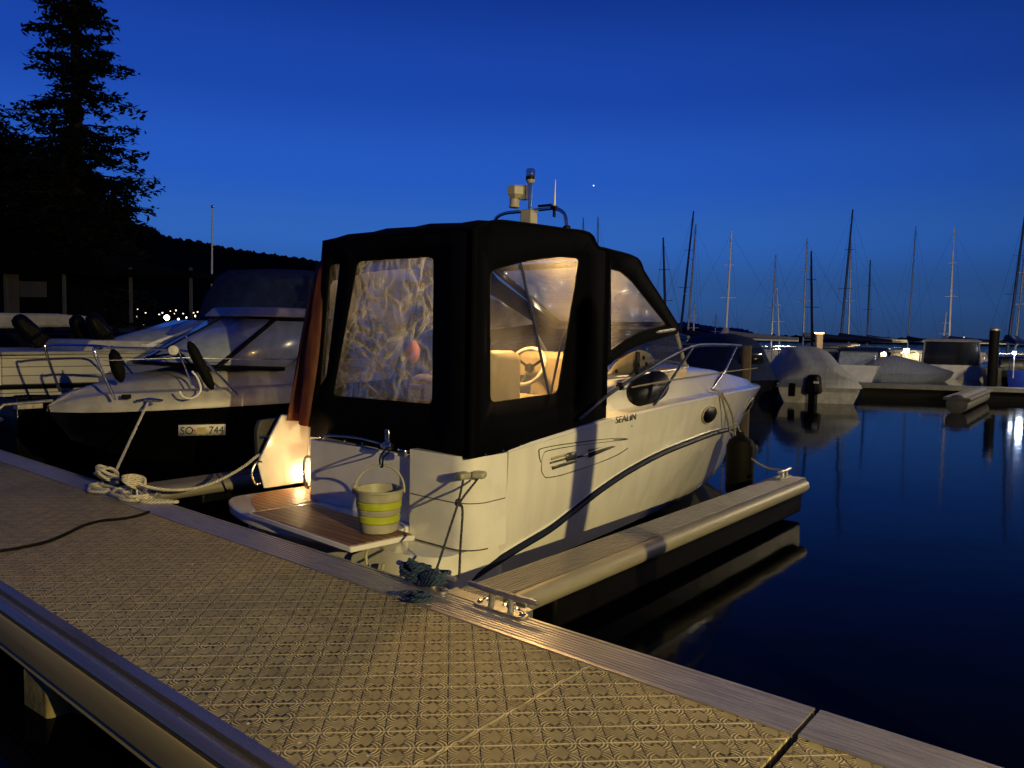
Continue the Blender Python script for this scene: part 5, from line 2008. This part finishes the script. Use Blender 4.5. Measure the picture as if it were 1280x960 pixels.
for i, (u, v, d, L, mt_, lb, hm, tn, mm) in enumerate(SB):
    sailboat(u, v, d, L, mt_, lb, hm, tn, mm, boom=i not in (4, 5, 17), cover='navy2' if i % 3 else 'tarp', thin=1.0 if mm in ('black', 'chrome_dark') else .85, cone=(i == 3))


# small cabin cruiser seen over the bow
def cruiser(u, v, length, beam, label, turn, hm='gel', zc=1.7, win='glassd', roofm='gel2', free=.8, group='cabin boats in the marina', d=None, name='cabin_boat', b0=.25, b1=.62):
    if d:
        g = PD(u, v, d)
        p = Vector((g.x, g.y, WL))
        dy = Vector((p.x, p.y, 0)).normalized()
        rx = Vector((dy.y, -dy.x, 0))
    else:
        p, rx, dy = frame_at(u, v)
    Lf = local(p, rx, dy, turn)
    t = thing(name, label, 'boat', p, group)
    obj('hull', simple_hull(MB(), Lf, length, beam, free), hm, t, angle=40)
    w = beam * .42
    secs = []
    for b, k, z in ((length * b0, 1, zc), (length * b1, .9, zc), (length * (b1 + .14), .8, free + .15)):
        secs.append([Lf(-w * k, b, free), Lf(-w * k * .9, b, z), Lf(w * k * .9, b, z), Lf(w * k, b, free)])
    c = obj('cabin', MB().loft(secs, cap=True), win, t, bevel=.04)
    mb = MB()
    bm, hl = length * (b0 + b1) / 2, length * (b1 - b0) / 2 + .25
    secs = [[Lf(-w, bm - hl, zc - .02), Lf(-w, bm + hl, zc - .02), Lf(w, bm + hl, zc - .02), Lf(w, bm - hl, zc - .02)], [Lf(-w * 1.04, bm - hl, zc + .05), Lf(-w * 1.04, bm + hl, zc + .05), Lf(w * 1.04, bm + hl, zc + .05), Lf(w * 1.04, bm - hl, zc + .05)], [Lf(-w * .85, bm - hl * .9, zc + .16), Lf(-w * .85, bm + hl * .9, zc + .16), Lf(w * .85, bm + hl * .9, zc + .16), Lf(w * .85, bm - hl * .9, zc + .16)]]
    obj('roof', MB().loft(secs, closed=True, cap=True), roofm, t, bevel=.03)
    for sx_ in (-1, 1):
        for b in (b0, b1):
            obj('pillar', MB().tube([Lf(sx_ * w * 1.0, length * b, free), Lf(sx_ * w * .93, length * b, zc)], .045, 6), roofm, c)
    for sx_ in (-1, 1):
        mb = MB()
        mb.tube([Lf(sx_ * beam * .46, .05, free), Lf(sx_ * beam * .46, .05, free + .5), Lf(sx_ * beam * .46, length * .2, free + .5)], .025, 6)
        obj('hand_rail', mb, 'steel', t)
        mb = MB()
        mb.tube([Lf(sx_ * beam * .40, length * .62, free + .1), Lf(sx_ * beam * .38, length * .64, free + .6), Lf(sx_ * beam * .10, length * .97, free + .7)], .02, 6)
        obj('bow_rail', mb, 'steel', t)
    return t, Lf


cruiser(1188, 473, 6.5, 3.4, 'white cabin boat with dark windows and flat pale roof behind the far pontoon', R(2), zc=2.05, free=.75, b0=.16)
cruiser(888, 462, 5.2, 2.2, 'small white cruiser with curved stern rails seen just over the motorboat bow', R(160), zc=1.5, d=30, win='gel2')
cruiser(872, 446, 7, 2.6, 'low white cruiser left of the small rail cruiser, under the thin masts', R(-30), zc=1.6, d=44)
cruiser(1024, 446, 7, 2.8, 'white boat lit by the warm pedestal lamp behind the grey tarpaulin boat', R(-15), zc=1.7, d=45, win='gel2')
t_l, Lfl = cruiser(1106, 458, 6.5, 2.6, 'white open boat brightly lit by its yellow deck lamp', R(-38), zc=1.25, d=52, win='gel', b0=.3, b1=.55)
cruiser(1064, 452, 6.5, 2.4, 'dark topped boat right behind the grey tarpaulin boat', R(-12), zc=1.5, d=38, win='bluescreen', roofm='navy2')
cruiser(1276, 470, 7, 2.6, 'blue boat with a cool lamp at the right edge of the picture', R(-65), zc=1.6, d=34, hm='skyboat', win='skyboat', roofm='navy2')
# lit marina lamps in view, and one light from out of view
def lamppost(u, v, d, label, power, r, lift=.0, col=(1, .74, .33), material='lamp_hot', post=True, name='deck_lamp', toward=.5):
    p = PD(u, v, d)
    t = thing(name, label, 'lamp', (p.x, p.y, WL if post else p.z), 'lit lamps in the marina')
    obj('bulb', MB().ball(p, r, 12), material, t)
    if post:
        obj('post', MB().tube([(p.x, p.y, p.z - 1.1), (p.x, p.y, p.z - r * .8)], .03, 8), 'galv', t)
        obj('shade', MB().lathe([(.02, r * 1.3), (r * 1.5, r * .8), (r * 1.6, r * .7)], p, 12), 'galv', t)
    lamp(name + '_light', p - FW * (r + toward), power, col, .12)
lamppost(1133, 438.5, 50.6, 'dazzling yellow lamp over the brightly lit open boat', 900, .17)
lamppost(858.5, 433.5, 28, 'bright white lamp just right of the canopy front over the bow rail', 60, .11)
lamppost(1268, 441, 33, 'small cool white lamp on the blue boat at the right edge', 130, .08, col=(.6, .75, 1), material='lamp_blue')
lamp('unseen_marina_light', PD(1640, 230, 20), 5000, (1, .80, .46), .12)  # unseen lamp, added out of view to brighten the right-hand boats
# warm lit pedestal
p = PD(1023.5, 430, 41)
t = thing('power_pedestal', 'tall cream power pedestal glowing in warm light behind the grey tarpaulin boat', 'pedestal', (p.x, p.y, -.05), 'lit lamps in the marina')
zt_ = PD(1023.5, 417, 41).z
obj('column', MB().box((p.x, p.y, (zt_ - .1) / 2), (.34, .30, zt_ + .1), YAW), 'seat', t, bevel=.04)
obj('lamp_head', MB().box((p.x, p.y, zt_ + .03), (.38, .34, .05), YAW), 'lamp_warm', t, bevel=.01)
lamp('pedestal_light', (p.x + .5, p.y - .9, zt_ - .3), 14, (1, .74, .36), .15)
for (u, v, r) in ((860, 424, .07), (864, 425, .09), (881, 434, .05), (895, 434, .06), (1145, 425.5, .05), (1150, 424.5, .10), (1157, 424.5, .06), (1171, 425.5, .05), (1175, 425.5, .06), (1194, 422, .06), (1205, 422, .07), (1214, 424, .05), (1222, 426, .05), (1112, 436, .08)):
    p = PD(u, v, 75)
    setp(obj('harbour_light', MB().ball(p, r, 8), 'lamp_town', loc=p), 'tiny pale light between the far masts along the dark shoreline', 'light', 'tiny harbour lights')

# pale tarpaulin dinghy
p, rx, dy = frame_at(1082, 476)
Lf = local(p, rx, dy, R(-62))
t = thing('covered_boat', 'low boat under a smooth grey cover between the tarpaulin boat and the white cabin boat', 'boat', p, 'boats under tarpaulins')
obj('hull', simple_hull(MB(), Lf, 4.6, 1.9, .4), 'tarp', t, angle=40)
secs = []
for b, w, ze, zr in ((0, .9, .4, .8), (.6, .95, .42, 1.2), (1.6, .95, .42, 1.3), (2.8, .85, .42, 1.0), (4.5, .1, .46, .55)):
    secs.append([Lf(k / 10 * 2 * w - w, b, ze + (zr - ze) * (1 - abs(k / 10 * 2 - 1) ** 2.0)) for k in range(11)])
obj('tarpaulin', MB().loft(secs, cap=True), 'tarp', t, angle=0)

# far pontoon and its stub, and the big pile
pa, pb = PZ(1072, 481, -.02), PZ(1400, 491, -.02)
d = (pb - pa)
mid = (pa + pb) / 2
t = thing('pontoon', 'long low dark pontoon crossing the water on the right', 'pontoon', (mid.x, mid.y, WL))
rz = math.atan2(d.y, d.x)
nn = Vector((-d.y, d.x, 0)).normalized()
c = mid + nn * .75
obj('deck', MB().box((c.x, c.y, -.06), (d.length, 1.5, .09), rz), 'pontoon_top', t)
obj('edge_strip', MB().box((mid.x, mid.y, -.05), (d.length, .05, .14), rz), 'pontoon_top', t)
obj('float', MB().box((c.x, c.y, -.3), (d.length - .3, 1.3, .4), rz), 'black', t)
pc, pd = PZ(1196, 497, .0), PZ(1226, 486, .0)
dd = (pd - pc)
t = thing('finger_pier', 'short stub finger with round end reaching from the far pontoon towards us', 'pier', (pc.x, pc.y, WL), 'narrow finger piers')
rz = math.atan2(dd.y, dd.x)
m_ = (pc + pd) / 2
obj('walkway', MB().box((m_.x, m_.y, -.04), (dd.length, .7, .09), rz), 'pontoon_top', t, bevel=.02)
obj('tube_float', MB().lathe([(.05, 0), (.28, .05), (.28, .5), (.28, dd.length)], pc + Vector((0, 0, -.2)), 16, dd), 'pontoon_top', t)
p = PZ(1239, 492, WL)
pile('mooring_pile', p.x, p.y, .185, PD(1239, 412, (p - CP).dot(FW)).z, 'thick dark mooring pile with pale cap standing at the far pontoon on the right', 'mooring piles', material='rubber')
